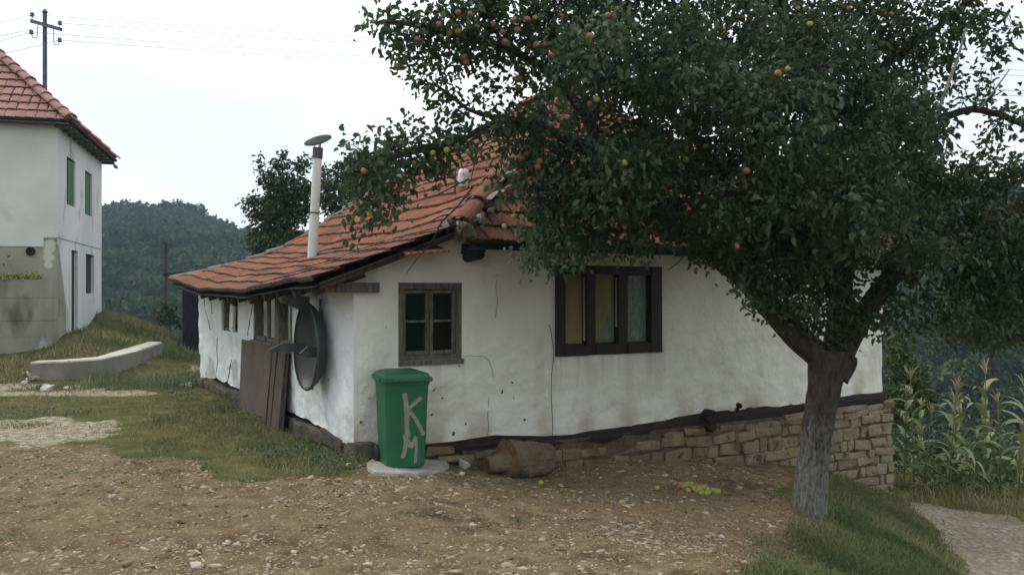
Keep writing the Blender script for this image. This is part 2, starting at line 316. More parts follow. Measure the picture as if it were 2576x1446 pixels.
def height(x, y):
    x = np.atleast_1d(np.asarray(x, float)); y = np.atleast_1d(np.asarray(y, float))
    r = np.hypot(x, y - 8); w = sstep(r, 27, 44); near = r < 45; h = np.zeros(len(x))
    fh = far_h(x, y)
    if near.any(): h[near] = tps(x[near], y[near])
    return h * (1 - w) + fh * w
def detail_h(x, y):
    p = np.c_[x, y, 0 * x]; r = np.hypot(x, y - 5)
    return (fbm(p, 0.9, 3, 2) * 0.022 + fbm(p, 6.0, 3, 8) * 0.009) * (1 - sstep(r, 20, 35))
def hz(x, y): return float(height([x], [y])[0] + detail_h(np.array([x]), np.array([y]))[0])
def ray(px, py):
    d = np.concatenate([np.arange(1.5, 30, 0.05), np.arange(30, 300, 0.5)])
    x = (px - CX) / FOC * d; z = (HY - py) / FOC * d; b = height(x, d) > z
    i = int(np.argmax(b)) if b.any() else len(d) - 1
    return (x[i], d[i])
def poly(pts): return np.array([p if p[0] == 'w' else ray(*p) for p in pts], float) if not any(p[0] == 'w' for p in pts) else np.array([p[1:] if p[0] == 'w' else ray(*p) for p in pts], float)
def sdist(pg, x, y):
    """signed distance to polygon, positive inside"""
    ins = np.zeros(len(x), bool); dm = np.full(len(x), 1e9); n = len(pg)
    for i in range(n):
        ax, ay = pg[i]; bx, by = pg[(i + 1) % n]
        c = ((ay > y) != (by > y)) & (x < (bx - ax) * (y - ay) / (by - ay + 1e-12) + ax); ins ^= c
        t = np.clip(((x - ax) * (bx - ax) + (y - ay) * (by - ay)) / ((bx - ax) ** 2 + (by - ay) ** 2 + 1e-12), 0, 1)
        dm = np.minimum(dm, np.hypot(x - ax - t * (bx - ax), y - ay - t * (by - ay)))
    return np.where(ins, dm, -dm)
DIRT = poly([('w', -16, 0), ('w', -9, 8), (-200, 1108), (0, 1112), (100, 1115), (290, 1135), (480, 1175), (600, 1200), (760, 1222), (925, 1212), (920, 1175), (960, 1150), ('w', -0.2, 9.6),
             ('w', 2.0, 10.9), ('w', 3.6, 11.8), (1990, 1215), (2010, 1290), (1985, 1350), (1930, 1400), (1870, 1450), ('w', 1.3, 3.5), ('w', 1.2, -8), ('w', -16, -8)])
ROAD = poly([(2262, 1256), (2576, 1322), ('w', 9.6, 11.0), ('w', 16, 8), ('w', 16, 3), ('w', 8, -6), ('w', 3.8, -6), ('w', 4.6, 6.5), (2430, 1450), (2350, 1345), (2300, 1290)])
PATH1 = poly([(-300, 1042), (0, 1048), (150, 1056), (300, 1078), (285, 1100), (230, 1116), (120, 1118), (0, 1108), (-300, 1108)])
PATH2 = poly([(-300, 962), (60, 960), (200, 972), (300, 980), (390, 984), (395, 992), (200, 998), (-300, 1000)])
PATH3 = poly([(455, 960), (470, 930), (485, 920), (500, 928), (498, 965), (470, 985)])
BANK = poly([(2010, 1290), (1985, 1350), (1930, 1400), (1870, 1450), ('w', 1.6, 4), ('w', 4.4, 5.5), (2425, 1446), (2350, 1345), (2300, 1290), (2262, 1256), (2140, 1212), (2090, 1205)])
def warp(x, y, a=0.22, sc=1.6, seed=3):
    p = np.c_[x, y, 0 * x]; return fbm(p, sc, 4, seed) * a
def masks(x, y):
    w = warp(x, y); w2 = warp(x, y, 0.18, 2.3, 31)
    dirt = sstep(sdist(DIRT, x, y) + w, -0.12, 0.12); road = sstep(sdist(ROAD, x, y) + w * 1.3, -0.3, 0.35)
    pth = np.maximum.reduce([sstep(sdist(PATH1, x, y) + w2 * 2.2, -0.35, 0.35), sstep(sdist(PATH2, x, y) + w2, -0.1, 0.2), sstep(sdist(PATH3, x, y) + w2, -0.1, 0.15)])
    return dirt, road, pth
def axis(lo, hi, fine_lo, fine_hi, fs, grow):
    a = list(np.arange(fine_lo, fine_hi, fs)); s = fs
    while a[-1] < hi: s *= grow; a.append(a[-1] + s)
    a[-1] = hi; s = fs; b = [a[0]]
    while b[-1] > lo: s *= grow; b.append(b[-1] - s)
    b[-1] = lo
    return np.array(b[:0:-1] + a)
gx = axis(-400, 400, -9, 9, 0.055, 1.035); gy = axis(-400, 400, 3.5, 15, 0.055, 1.035)
X, Y = np.meshgrid(gx, gy); xs, ys = X.ravel(), Y.ravel()
zs = height(xs, ys) + detail_h(xs, ys)
nearm = (np.abs(xs) < 45) & (np.abs(ys) < 60); D_, Rd_, Pt_ = [np.zeros(len(xs)) for _ in range(3)]
D_[nearm], Rd_[nearm], Pt_[nearm] = masks(xs[nearm], ys[nearm])
# loose clods give the bare earth a rough skin; wheel ruts along the road
zs += D_ * (np.abs(fbm(np.c_[xs, ys, 0 * xs], 9, 3, 21)) * 0.018)
nx_, ny_ = len(gx), len(gy)
ii = (np.arange(ny_ - 1)[:, None] * nx_ + np.arange(nx_ - 1)[None]).ravel()
F = np.c_[ii, ii + 1, ii + nx_ + 1, ii + nx_]
def ground_mat():
    m = bpy.data.materials.new('ground'); m.use_nodes = True; n = m.node_tree.nodes; l = m.node_tree.links.new
    b = n['Principled BSDF']; b.inputs['Roughness'].default_value = 1.0; b.inputs['Specular IOR Level'].default_value = 0.05
    tc = n.new('ShaderNodeTexCoord')
    def noise(sc, det=8, off=0.0):
        mp = n.new('ShaderNodeMapping'); mp.inputs['Location'].default_value = (off, off * 2, 0); l(tc.outputs['Object'], mp.inputs[0])
        x = n.new('ShaderNodeTexNoise'); x.inputs['Scale'].default_value = sc; x.inputs['Detail'].default_value = det; l(mp.outputs[0], x.inputs['Vector']); return x.outputs['Fac']
    def ramp(src, *st):
        r = n.new('ShaderNodeValToRGB'); e = r.color_ramp.elements
        while len(e) < len(st): e.new(0.5)
        for q, (p, c) in enumerate(st): e[q].position = p; e[q].color = (*c, 1)
        l(src, r.inputs[0]); return r.outputs[0]
    def mix(f, a, c):
        x = n.new('ShaderNodeMix'); x.data_type = 'RGBA'
        l(f, x.inputs[0])
        for s, v in ((6, a), (7, c)):
            if isinstance(v, tuple): x.inputs[s].default_value = (*v, 1)
            else: l(v, x.inputs[s])
        return x.outputs[2]
    def attr(nm):
        a = n.new('ShaderNodeAttribute'); a.attribute_name = nm; return a.outputs['Fac']
    def edge(a, sc, amp=0.7):
        q = n.new('ShaderNodeMath'); q.operation = 'MULTIPLY_ADD'; l(noise(sc, 8, 4.0), q.inputs[0]); q.inputs[1].default_value = amp; l(a, q.inputs[2])
        r = n.new('ShaderNodeMapRange'); r.inputs[1].default_value = 0.5 + amp / 2 - 0.12; r.inputs[2].default_value = 0.5 + amp / 2 + 0.12; l(q.outputs[0], r.inputs[0]); return r.outputs[0]
    soil = ramp(noise(5.0), (0.33, (0.078, 0.053, 0.031)), (0.52, (0.148, 0.106, 0.063)), (0.70, (0.215, 0.165, 0.105)))
    damp = ramp(noise(0.7, 6, 9.0), (0.42, (0, 0, 0)), (0.62, (1, 1, 1)))
    soil = mix(damp, soil, ramp(noise(7.0, 8, 3.0), (0.35, (0.12, 0.088, 0.047)), (0.66, (0.21, 0.162, 0.095))))
    speck = ramp(noise(38.0, 3, 2.0), (0.60, (0, 0, 0)), (0.68, (1, 1, 1))); soil = mix(speck, soil, (0.33, 0.27, 0.18))
    turf = ramp(noise(3.0), (0.35, (0.065, 0.075, 0.026)), (0.6, (0.115, 0.11, 0.045)), (0.75, (0.20, 0.165, 0.09)))
    grav = ramp(noise(16.0), (0.34, (0.165, 0.145, 0.11)), (0.55, (0.27, 0.24, 0.19)), (0.7, (0.42, 0.385, 0.31)))
    grav = mix(ramp(noise(2.2, 8, 7.0), (0.44, (0, 0, 0)), (0.72, (1, 1, 1))), grav, (0.20, 0.175, 0.115))
    pale = ramp(noise(12.0, 8, 5.0), (0.34, (0.16, 0.13, 0.08)), (0.52, (0.29, 0.25, 0.175)), (0.7, (0.45, 0.42, 0.335)))
    far = ramp(noise(0.4), (0.4, (0.018, 0.034, 0.018)), (0.6, (0.03, 0.05, 0.02)))
    c = mix(edge(attr('dirt'), 9), turf, soil); c = mix(edge(attr('road'), 9), c, grav); c = mix(edge(attr('path'), 9), c, pale)
    c = mix(attr('far'), c, far)
    l(c, b.inputs['Base Color'])
    bp = n.new('ShaderNodeBump'); bp.inputs['Strength'].default_value = 0.9; bp.inputs['Distance'].default_value = 0.03; l(noise(28, 10), bp.inputs['Height']); l(bp.outputs[0], b.inputs['Normal'])
    return m
me = np_mesh('ground', np.c_[xs, ys, zs], F, ground_mat(), smooth=True,
             extra={'dirt': D_, 'road': Rd_, 'path': Pt_, 'far': sstep(np.hypot(xs, ys), 42, 55)})
tag(link('ground', me), kind='structure')
del X, Y

# ---------------------------------------------------------------- small stones, clods, grass (uncountable)
def hull_template(n, sx, sy, sz, seed):
    r = np.random.default_rng(seed); p = r.normal(size=(n, 3)); p /= np.linalg.norm(p, axis=1)[:, None]; p *= r.uniform(0.8, 1.1, (n, 1)); p *= [sx, sy, sz]
    bm = bmesh.new(); [bm.verts.new(q) for q in p]
    bmesh.ops.convex_hull(bm, input=bm.verts); bmesh.ops.triangulate(bm, faces=bm.faces); bm.verts.index_update()
    v = np.array([q.co[:] for q in bm.verts]); f = np.array([[q.index for q in g.verts] for g in bm.faces]); bm.free(); return v, f
STN = [hull_template(11, 1.0, 0.7, 0.42, s) for s in range(8)]
def scatter(name, x, y, size, matr, lift=0.25, tint=None, label=None, cat=None):
    Vs, Fs, Ts, b = [], [], [], 0; z = height(x, y) + detail_h(x, y)
    tint = rng.uniform(0, 1, len(x)) if tint is None else tint; k = rng.integers(0, len(STN), len(x))
    for q, (tv, tf) in enumerate(STN):
        s = np.where(k == q)[0]
        if not len(s): continue
        a = rng.uniform(0, 6.28, len(s)); ca, sa = np.cos(a), np.sin(a); el = rng.uniform(0.8, 1.55, len(s))
        v = tv[None] * size[s][:, None, None] * np.stack([el, 1 / el, np.ones(len(s))], 1)[:, None, :]
        vx = v[..., 0] * ca[:, None] - v[..., 1] * sa[:, None] + x[s][:, None]; vy = v[..., 0] * sa[:, None] + v[..., 1] * ca[:, None] + y[s][:, None]
        vz = v[..., 2] + (z[s] + size[s] * lift)[:, None]
        Vs.append(np.stack([vx, vy, vz], -1).reshape(-1, 3)); Fs.append((tf[None] + (np.arange(len(s)) * len(tv))[:, None, None] + b).reshape(-1, 3))
        Ts.append(np.repeat(tint[s], len(tv))); b += len(s) * len(tv)
    me = np_mesh(name, np.concatenate(Vs), np.concatenate(Fs), matr, np.concatenate(Ts))
    return tag(link(name, me), label, cat, kind='stuff')
def sample(n, x0, x1, y0, y1, fn):
    x = rng.uniform(x0, x1, n); y = rng.uniform(y0, y1, n); keep = rng.uniform(0, 1, n) < fn(x, y); return x[keep], y[keep]
x, y = sample(110000, -7, 4.5, 4.2, 12.2, lambda x, y: masks(x, y)[0] * (0.16 + 0.55 * np.clip(fbm(np.c_[x, y, 0 * x], 0.8, 3, 44) + 0.35, 0, 1)) * np.where(y < 8.6, 1, 0.3))
scatter('pebbles', x, y, np.clip(rng.lognormal(-4.18, 0.45, len(x)), 0.006, 0.055), M['pebble'], 0.14, tint=rng.uniform(-0.3, 1, len(x)), label='pale stone chips strewn over the bare brown earth in front', cat='gravel')
x, y = sample(60000, -7, 4.5, 4.2, 12.2, lambda x, y: masks(x, y)[0] * (0.35 + 0.65 * np.exp(-np.abs(sdist(DIRT, x, y) - 0.15) / 0.22)))
scatter('earth_clods', x, y, np.clip(rng.lognormal(-4.55, 0.5, len(x)), 0.004, 0.04), M['clod'], 0.1, label='loose crumbs and clods of brown earth in the foreground', cat='soil')
x, y = sample(16000, -12, 9, 4.2, 24, lambda x, y: np.clip(masks(x, y)[1] * 0.8 + masks(x, y)[2], 0, 1))
scatter('path_gravel', x, y, np.clip(rng.lognormal(-4.5, 0.45, len(x)), 0.005, 0.035), M['pebble'], 0.05, tint=rng.uniform(-0.2, 0.8, len(x)), label='loose pale gravel on the lane and on the worn path patches', cat='gravel')

def blades(name, x, y, h, w, matr, tint, lean=0.5, label=None, cat='grass', z=None, kind='stuff', zoff=None):
    n = len(x); z = (height(x, y) + detail_h(x, y) - 0.01) if z is None else z
    a = rng.uniform(0, 6.28, n); dx, dy = np.cos(a), np.sin(a); ln = rng.uniform(0.1, 1, n) * lean * h; la = rng.uniform(0, 6.28, n); lx, ly = np.cos(la) * ln, np.sin(la) * ln
    b = np.stack([x, y, z], 1)[:, None, :] * np.ones((1, 5, 1))
    ww = w[:, None] * np.array([[-1, 1, 0.7, -0.7, 0]]) * 0.5
    b[..., 0] += ww * dx[:, None]; b[..., 1] += ww * dy[:, None]
    hf = np.array([[0, 0, 0.55, 0.55, 1.0]]); b[..., 2] += h[:, None] * hf * (1 - 0.25 * lean * hf)
    b[..., 0] += lx[:, None] * hf ** 2; b[..., 1] += ly[:, None] * hf ** 2
    o = (np.arange(n) * 5)[:, None, None]; t = (np.array([[0, 1, 2], [0, 2, 3], [3, 2, 4]])[None] + o).reshape(-1, 3)
    me = np_mesh(name, b.reshape(-1, 3), t, matr, np.repeat(tint, 5)); return tag(link(name, me), label, cat, kind=kind)
FOOT = None
def grassy(x, y):
    d, r, p = masks(x, y); return (1 - d) * (1 - r) * (1 - 0.95 * p * (fbm(np.c_[x, y, 0 * x], 1.3, 3, 91) > -0.45))
def dry(x, y): return np.clip(0.42 + 1.1 * fbm(np.c_[x, y, 0 * x], 1.1, 4, 66), 0, 1)
def not_house(x, y):
    dx, dy = x - HC[0], y - HC[1]; t = dx * AF[0] + dy * AF[1]; s = dx * AS[0] + dy * AS[1]; return ~((t > 0.02) & (s > 0.02) & (t < 8.3) & (s < 8.3))
HC = np.array([-1.58, 8.5]); HROT = R(30.7); AF = np.array([math.cos(HROT), math.sin(HROT)]); AS = np.array([-math.sin(HROT), math.cos(HROT)])
# lawn patch beside the side wall
x, y = sample(150000, -12, 0.5, 7.2, 18, lambda x, y: grassy(x, y) * not_house(x, y) * np.where(y > 12.5, 0.7, 1) * np.clip(0.75 + 0.9 * fbm(np.c_[x, y, 0 * x], 1.4, 3, 71), 0.12, 1))
def wall_near(x, y):
    dx, dy = x - HC[0], y - HC[1]; t = dx * AF[0] + dy * AF[1]; s = dx * AS[0] + dy * AS[1]; return np.clip(1 - (-t) / 1.1, 0, 1) * (s > -0.9)
wn = wall_near(x, y)
blades('lawn_grass', x, y, rng.uniform(0.025, 0.075, len(x)) * (1 + 1.2 * wn) * np.clip(0.85 + 0.9 * fbm(np.c_[x, y, 0 * x], 2.2, 3, 33), 0.35, 1.8), rng.uniform(0.006, 0.012, len(x)), M['grass'], np.clip(0.12 + dry(x, y) * rng.uniform(0.2, 1.3, len(x)) - 0.7 * wn, -0.35, 1), 0.9, 'short grass growing between the dirt and the side wall of the cottage')
x, y = sample(80000, -24, -5, 15, 31, lambda x, y: grassy(x, y) * not_house(x, y))
blades('hummock_grass', x, y, rng.uniform(0.06, 0.2, len(x)) * np.clip(0.8 + 1.1 * fbm(np.c_[x, y, 0 * x], 1.1, 3, 29), 0.3, 2), rng.uniform(0.015, 0.03, len(x)), M['grass'], np.clip(dry(x, y) * rng.uniform(0.3, 1.3, len(x)), 0, 1), 0.8, 'grass on the mound beside the tall white house')
def dirtless(x, y): return masks(x, y)[0]
x, y = sample(150000, 0.8, 6.5, 3.5, 12.7, lambda x, y: sstep(sdist(BANK, x, y) + warp(x, y), -0.15, 0.15) * not_house(x, y) * (1 - masks(x, y)[1]))
blades('bank_grass', x, y, rng.uniform(0.04, 0.13, len(x)) * (1 + 0.5 * fbm(np.c_[x, y, 0 * x], 2.2, 2, 12)), rng.uniform(0.007, 0.013, len(x)), M['grass'], np.clip(dry(x, y) * rng.uniform(0.0, 1.1, len(x)) - 0.22, -0.3, 1), 1.0, 'long green grass on the bank between the apple tree and the lane')
x, y = sample(50000, 5.5, 16, 8, 22, lambda x, y: grassy(x, y) * not_house(x, y))
blades('verge_grass', x, y, rng.uniform(0.06, 0.24, len(x)) * (0.6 + 0.9 * np.clip(0.5 + fbm(np.c_[x, y, 0 * x], 1.8, 2, 19), 0, 1)), rng.uniform(0.01, 0.018, len(x)), M['grass'], np.clip(dry(x, y) * 1.3 + rng.uniform(-0.2, 0.4, len(x)), 0, 1), 0.9, 'dry verge grass at the foot of the corn beyond the lane')
x, y = sample(9000, -9, 0.4, 7.4, 14, lambda x, y: grassy(x, y) * not_house(x, y) * (0.25 + 0.9 * np.exp(-((x + 2.9) ** 2 / 0.5 + (y - 7.9) ** 2 / 0.1))))
blades('dry_grass_stems', x, y, rng.uniform(0.05, 0.13, len(x)), rng.uniform(0.003, 0.006, len(x)), M['straw'], np.zeros(len(x)), 0.9, 'thin bleached stems standing through the lawn grass')
def herb_leaves(n, x, y, h, seed):
    r_ = np.random.default_rng(seed); z = height(x, y) + r_.uniform(0.0, 1, len(x)) * h; a = r_.uniform(0, 6.28, len(x)); el = r_.uniform(0.1, 0.9, len(x)); return np.stack([x, y, z], 1), np.stack([np.cos(a), np.sin(a), el], 1)
x, y = sample(30000, 3, 9, 5, 13.5, lambda x, y: (1 - dirtless(x, y)) * np.exp(-np.abs(sdist(ROAD, x, y)) / 0.14))
blades('lane_edge_grass', x, y, rng.uniform(0.02, 0.09, len(x)), rng.uniform(0.005, 0.01, len(x)), M['grass'], rng.uniform(0.4, 1, len(x)), 1.4, 'ragged dry grass creeping over the edge of the lane')
# dry stalks on the earth by the trunk and along the grass edge, weeds in the earth
def dens_straw(x, y):
    e = sdist(DIRT, x, y); r = np.hypot(x - 2.2, (y - 6.6) * 0.7); return masks(x, y)[0] * np.clip(1.25 - r / 1.9, 0, 1) * 1.2 + 0.05 * (e > 0) * (e < 0.5) + 0.02 * (e > 0)
x, y = sample(60000, -6, 3.6, 4.4, 9, dens_straw)
blades('dry_stalks', x, y, rng.uniform(0.02, 0.07, len(x)), rng.uniform(0.003, 0.006, len(x)), M['straw'], np.zeros(len(x)), 1.6, 'dry bleached stalks on the earth left of the tree trunk', 'dry grass')
wp = [ray(110, 1195), ray(200, 1195), ray(340, 1330), ray(300, 1345), ray(440, 1290), ray(1425, 1270), ray(30, 1355), ray(1075, 1290), ray(1315, 1308), ray(460, 1175), ray(1010, 1200), ray(1150, 1182), ray(1040, 1290), ray(130, 1235)]
xx, yy = [], []
for (a, b) in wp:
    k = random.randint(90, 260); s = random.uniform(0.05, 0.14); xx += list(rng.normal(a, s * 1.5, k)); yy += list(rng.normal(b, s, k))
xx, yy = np.array(xx), np.array(yy)
blades('weed_tufts', xx, yy, rng.uniform(0.015, 0.05, len(xx)), rng.uniform(0.006, 0.012, len(xx)), M['grass'], np.full(len(xx), 0.1), 1.4, 'small low green weeds sprouting through the bare earth', 'weeds')

# ---------------------------------------------------------------- the cottage
ZB = -1.65
def toW(t, s, z): return Vector((HC[0] + t * AF[0] + s * AS[0], HC[1] + t * AF[1] + s * AS[1], z))
def Fw(px, py):
    r = (px - CX) / FOC; t = (r * HC[1] - HC[0]) / (AF[0] - r * AF[1]); return t, (HY - py) / FOC * (HC[1] + AF[1] * t)
def Sw(px, py):
    r = (px - CX) / FOC; s = (r * HC[1] - HC[0]) / (AS[0] - r * AS[1]); return s, (HY - py) / FOC * (HC[1] + AS[1] * s)
cottage = thing('cottage', (HC[0], HC[1], ZB), 'low whitewashed cottage with a sagging red tiled roof behind the apple tree', 'house', rz=HROT)
UP = (0, 0, -ZB)
LEN, DEP = 8.28, 7.85
APX = (4.8, 3.2, 3.25)
def zl(t, s):                                  # height of the left roof slope
    t = np.asarray(t, float); s = np.asarray(s, float)
    z = np.interp(t, [-0.5, 1.1, 2.4, 4.8, 5.2], [0.10, 0.68, 1.64, 3.23, 3.5])
    return z + (0.03 + 0.10 * s / 8) * np.clip(1 - (t + 0.5) / 2.5, 0, 1) - 0.17 * np.sin(np.pi * np.clip((s + 0.3) / 8.4, 0, 1)) * np.clip(1 - (t + 0.5) / 4, 0, 1) + 0.012 * np.sin(s * 2.1 + t) + 0.007 * np.sin(s * 4.7 + 2 * t)
def zf(s): return 0.52 + (APX[2] - 0.52) * (np.asarray(s, float) + 0.4) / 3.6
def roof_hit(px, py):
    r = (px - CX) / FOC; best = None
    for t in np.arange(-0.4, 4.8, 0.01):
        s = (r * (HC[1] + t * AF[1]) - HC[0] - t * AF[0]) / (AS[0] - r * AS[1]); p = toW(t, s, float(zl(t, s)))
        e = abs((HY - py) / FOC * p.y - p.z)
        if best is None or e < best[0]: best = (e, t, s, p.z)
    return best[1:]

def wall_sheet(name, frm, u0, u1, z0, z1, holes, topf, botf, matr, amp=0.02, step=0.035, depth=0.13, seed=0):
    def cuts(a, b, extra):
        g = [v for v in np.arange(a, b, step)] + [b]; g = [v for v in g if all(abs(v - e) > step * 0.45 for e in extra)] + [e for e in extra if a < e < b]
        return np.array(sorted(g))
    us = cuts(u0, u1, [h[0] for h in holes] + [h[1] for h in holes]); zs_ = cuts(z0, z1, [h[2] for h in holes] + [h[3] for h in holes])
    U, Z = np.meshgrid(us, zs_); U, Z = U.ravel(), Z.ravel(); keep = np.ones(len(U))
    for h in holes:
        dx = np.maximum(np.maximum(h[0] - U, U - h[1]), 0); dz = np.maximum(np.maximum(h[2] - Z, Z - h[3]), 0); keep = np.minimum(keep, sstep(np.hypot(dx, dz), 0.0, 0.25))
    q = np.c_[U, Z, 0 * U]
    n_ = keep * sstep(U, u0 + 0.0, u0 + 0.12) * (fbm(q, 0.8, 2, seed) * amp * 1.5 + fbm(q * [1, 1.2, 1], 6.0, 3, seed + 5) * amp * 0.30 + fbm(np.c_[U + Z * 0.7, Z - 0.4 * U, 0 * U] * [0.6, 1.6, 1], 9.0, 3, seed + 8) * amp * 0.24)
    Zc = np.clip(Z, botf(U) + fbm(q * [1, 0, 1], 4, 3, seed + 3) * 0.02, topf(U))
    k = len(us); fs = []
    for i in range(len(zs_) - 1):
        for j in range(k - 1):
            uc, zc = (us[j] + us[j + 1]) / 2, (zs_[i] + zs_[i + 1]) / 2
            if any(h[0] < uc < h[1] and h[2] < zc < h[3] for h in holes): continue
            fs.append((i * k + j, i * k + j + 1, (i + 1) * k + j + 1, (i + 1) * k + j))
    V = [frm(a, b, c) for a, b, c in zip(U, n_, Zc)]; nv = len(V)
    for h in holes:                            # plastered reveals
        c = [(h[0], h[2]), (h[1], h[2]), (h[1], h[3]), (h[0], h[3])]; b = len(V)
        V += [frm(a, 0, z) for a, z in c] + [frm(a, -depth, z) for a, z in c]
        fs += [(b + i, b + (i + 1) % 4, b + 4 + (i + 1) % 4, b + 4 + i) for i in range(4)]
    bz_ = botf(U); st = np.clip(1 - (Zc - bz_) / 0.45, 0, 1) * np.clip(0.35 + 0.9 * fbm(q * [1, 0.6, 1], 3.5, 4, seed + 21), 0, 1)
    for h in holes:                            # rain streaks below the sills and rust-brown damp at the edges
        below = (U > h[0] - 0.05) & (U < h[1] + 0.05) & (Z < h[2]); st = np.maximum(st, below * np.clip(1 - (h[2] - Z) / 0.5, 0, 1) * np.clip(fbm(q * [6, 0.3, 1], 2.5, 3, seed + 31) * 0.9, 0, 0.6))
    st = np.maximum(st, np.clip(fbm(q * [2.5, 0.5, 1], 2.2, 4, seed + 41) - 0.35, 0, 0.4) * 0.7)
    me = np_mesh(name, V, np.array(fs), matr, np.r_[st, np.zeros(len(V) - len(st))], smooth=True); return link(name, me, cottage, UP)
ff = lambda u, n, z: (u, -n, z)
sf = lambda u, n, z: (-n, u, z)
def rect(fn, x0, x1, yt, yb):
    xm = (x0 + x1) / 2; return (fn(x0, 0)[0], fn(x1, 0)[0], fn(xm, yb)[1], fn(xm, yt)[1])
def srect(x0, x1, yt, yb):
    a = rect(Sw, x1, x0, yt, yb); return a
W1 = rect(Fw, 1002, 1161, 711, 905); W2 = rect(Fw, 1396, 1662, 669, 891)
W3 = srect(557, 598, 742, 834); W4 = srect(640, 735, 738, 862)
fb = [Fw(*p) for p in [(886, 1122), (930, 1130), (1062, 1122), (1135, 1118), (1200, 1106), (1243, 1098), (1300, 1107), (1383, 1102), (1578, 1076), (1663, 1057), (1770, 1040), (2026, 1011), (2232, 987)]]
fbt, fbz = [p[0] for p in fb], [p[1] for p in fb]
sb = [Sw(*p) for p in [(893, 1120), (820, 1080), (745, 1040), (700, 1018), (600, 982), (545, 950), (500, 952)]]
sbt, sbz = [p[0] for p in sb], [p[1] for p in sb]
wall_sheet('wall', ff, 0, LEN, -1.85, 0.85, [W1, W2], lambda t: np.where(t < 1.12, zl(t, 0) - 0.05, 0.70), lambda t: np.interp(t, fbt, fbz), M['plaster'], 0.03, seed=3)
wall_sheet('wall', sf, 0, DEP, -1.85, 0.4, [W3, W4], lambda s: zl(0.0, s) - 0.05, lambda s: np.interp(s, sbt, sbz), M['plaster_side'], 0.03, seed=13)
mb = MB(); mb.box((0.36, DEP - 0.3, -2.4), (LEN - 0.35, DEP, 0.02)); mb.box((LEN - 0.35, 0.09, -1.6), (LEN - 0.004, DEP, 0.68)); mb.build('wall', M['plaster_side'], cottage, loc=UP)
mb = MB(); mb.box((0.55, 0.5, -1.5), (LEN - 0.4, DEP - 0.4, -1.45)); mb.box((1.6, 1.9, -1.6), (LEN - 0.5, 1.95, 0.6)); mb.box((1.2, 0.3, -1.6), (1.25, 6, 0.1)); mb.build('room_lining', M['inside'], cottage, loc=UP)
# sill beam under the front plaster
bp_ = [(1062, 1121, 1134), (1243, 1096, 1136), (1383, 1100, 1134), (1578, 1074, 1111), (1770, 1039, 1073), (2026, 1009, 1037), (2236, 985, 1012)]
mb = MB(); vs = []
T_ = [Fw(a, b)[0] for a, b, c in bp_]; Zt = [Fw(a, b)[1] for a, b, c in bp_]; Zb_ = [Fw(a, c)[1] for a, b, c in bp_]
ts = np.linspace(T_[0], LEN + 0.02, 70)
for i, t in enumerate(ts):
    a, b = np.interp(t, T_, Zt) + 0.01, np.interp(t, T_, Zb_); w = 0.008 * fb1(t, 0, 0, 5)
    w2 = 0.01 * fb1(t, 3, 0, 3)
    vs += [(t, 0.1, a + w2), (t, -0.025 + w, a + w2), (t, -0.045 + w, (a + b) / 2 + w2), (t, -0.03 + w, b + w2), (t, 0.1, b + w2)]
mb.add(vs, [(i * 5 + j, i * 5 + j + 1, i * 5 + j + 6, i * 5 + j + 5) for i in range(69) for j in range(4)] + [(0, 1, 2, 3, 4), tuple(69 * 5 + j for j in range(5))])
mb.build('sill_beam', M['dark_timber'], cottage, loc=UP)
t0, z0 = Fw(1775, 1050)
mb = MB(); mb.tube([(t0, 0.1, z0 + 0.03), (t0, -0.12, z0 + 0.02), (t0 - 0.01, -0.15, z0 + 0.02)], [0.09, 0.095, 0.08], 9); mb.tube([(t0, 0.05, z0 - 0.1), (t0 + 0.01, -0.1, z0 - 0.1), (t0 + 0.01, -0.13, z0 - 0.1)], [0.075, 0.08, 0.06], 9)
mb.build('joist_end', M['dark_timber'], cottage, loc=UP)
a, b = Fw(1828, 1014), Fw(1856, 1034)
mb = MB(); mb.tube([(a[0], -0.22, a[1]), (b[0], 0.02, b[1])], [0.025, 0.022], 7); mb.tube([(a[0] - 0.02, -0.25, a[1] - 0.01), (a[0] + 0.01, -0.2, a[1] + 0.0)], 0.036, 7); mb.build('peg', M['dark_timber'], cottage, loc=UP)
# rough stone base
random.seed(21); mb = MB(); mj = MB()
def stones(mb_, frm, u0, u1, ztop, zbot, n_out, wid=(0.10, 0.46), hei=(0.07, 0.20)):
    z = ztop(u0); row = 0; zt = max(ztop(u0), ztop(u1)) + 0.02; zb = min(zbot(u0), zbot(u1)) - 0.2
    while zt > zb:
        h = random.uniform(*hei); u = u0 - random.uniform(0, 0.15)
        while u < u1:
            w = random.uniform(*wid); c = u + w / 2; hh = h * random.uniform(0.82, 1.0)
            if u + w > u1 - 0.08: w = u1 - u + random.uniform(0.0, 0.03); c = u + w / 2
            if zt <= ztop(c) + 0.05 and zt - h * 0.3 > zbot(c) - 0.12:
                pts_m = frm(c, n_out + random.uniform(-0.025, 0.03) - 0.1, zt - h / 2 + random.uniform(-0.018, 0.018))
                sz = (w * 0.985, 0.24, hh * 0.99) if frm is ff else (0.24, w * 0.985, hh * 0.99)
                m_ = Matrix.Translation(pts_m) @ Matrix.Rotation(random.uniform(-0.09, 0.09), 4, 'Y' if frm is ff else 'X')
                mb_.rbox((0, 0, 0), sz, random.uniform(0.14, 0.34), 0.012, random.uniform(0, 0.5) + 0.5 * min(1, max(0, (c - 4) / 4)), m_)
            u += w + 0.006
        zt -= h
gbot = lambda t: float(height(*toW(t, -0.1, 0).xy)[0])
stones(mb, ff, Fw(1090, 0)[0], LEN + 0.14, lambda t: float(np.interp(t, T_, Zb_)) - 0.005, gbot, 0.045)
stones(mb, lambda u, n, z: (LEN + n, u, z), 0.05, 4.0, lambda t: -1.6, lambda t: -3.3, 0.12)
mb.build('stone_foundation', M['stone'], cottage, loc=UP)
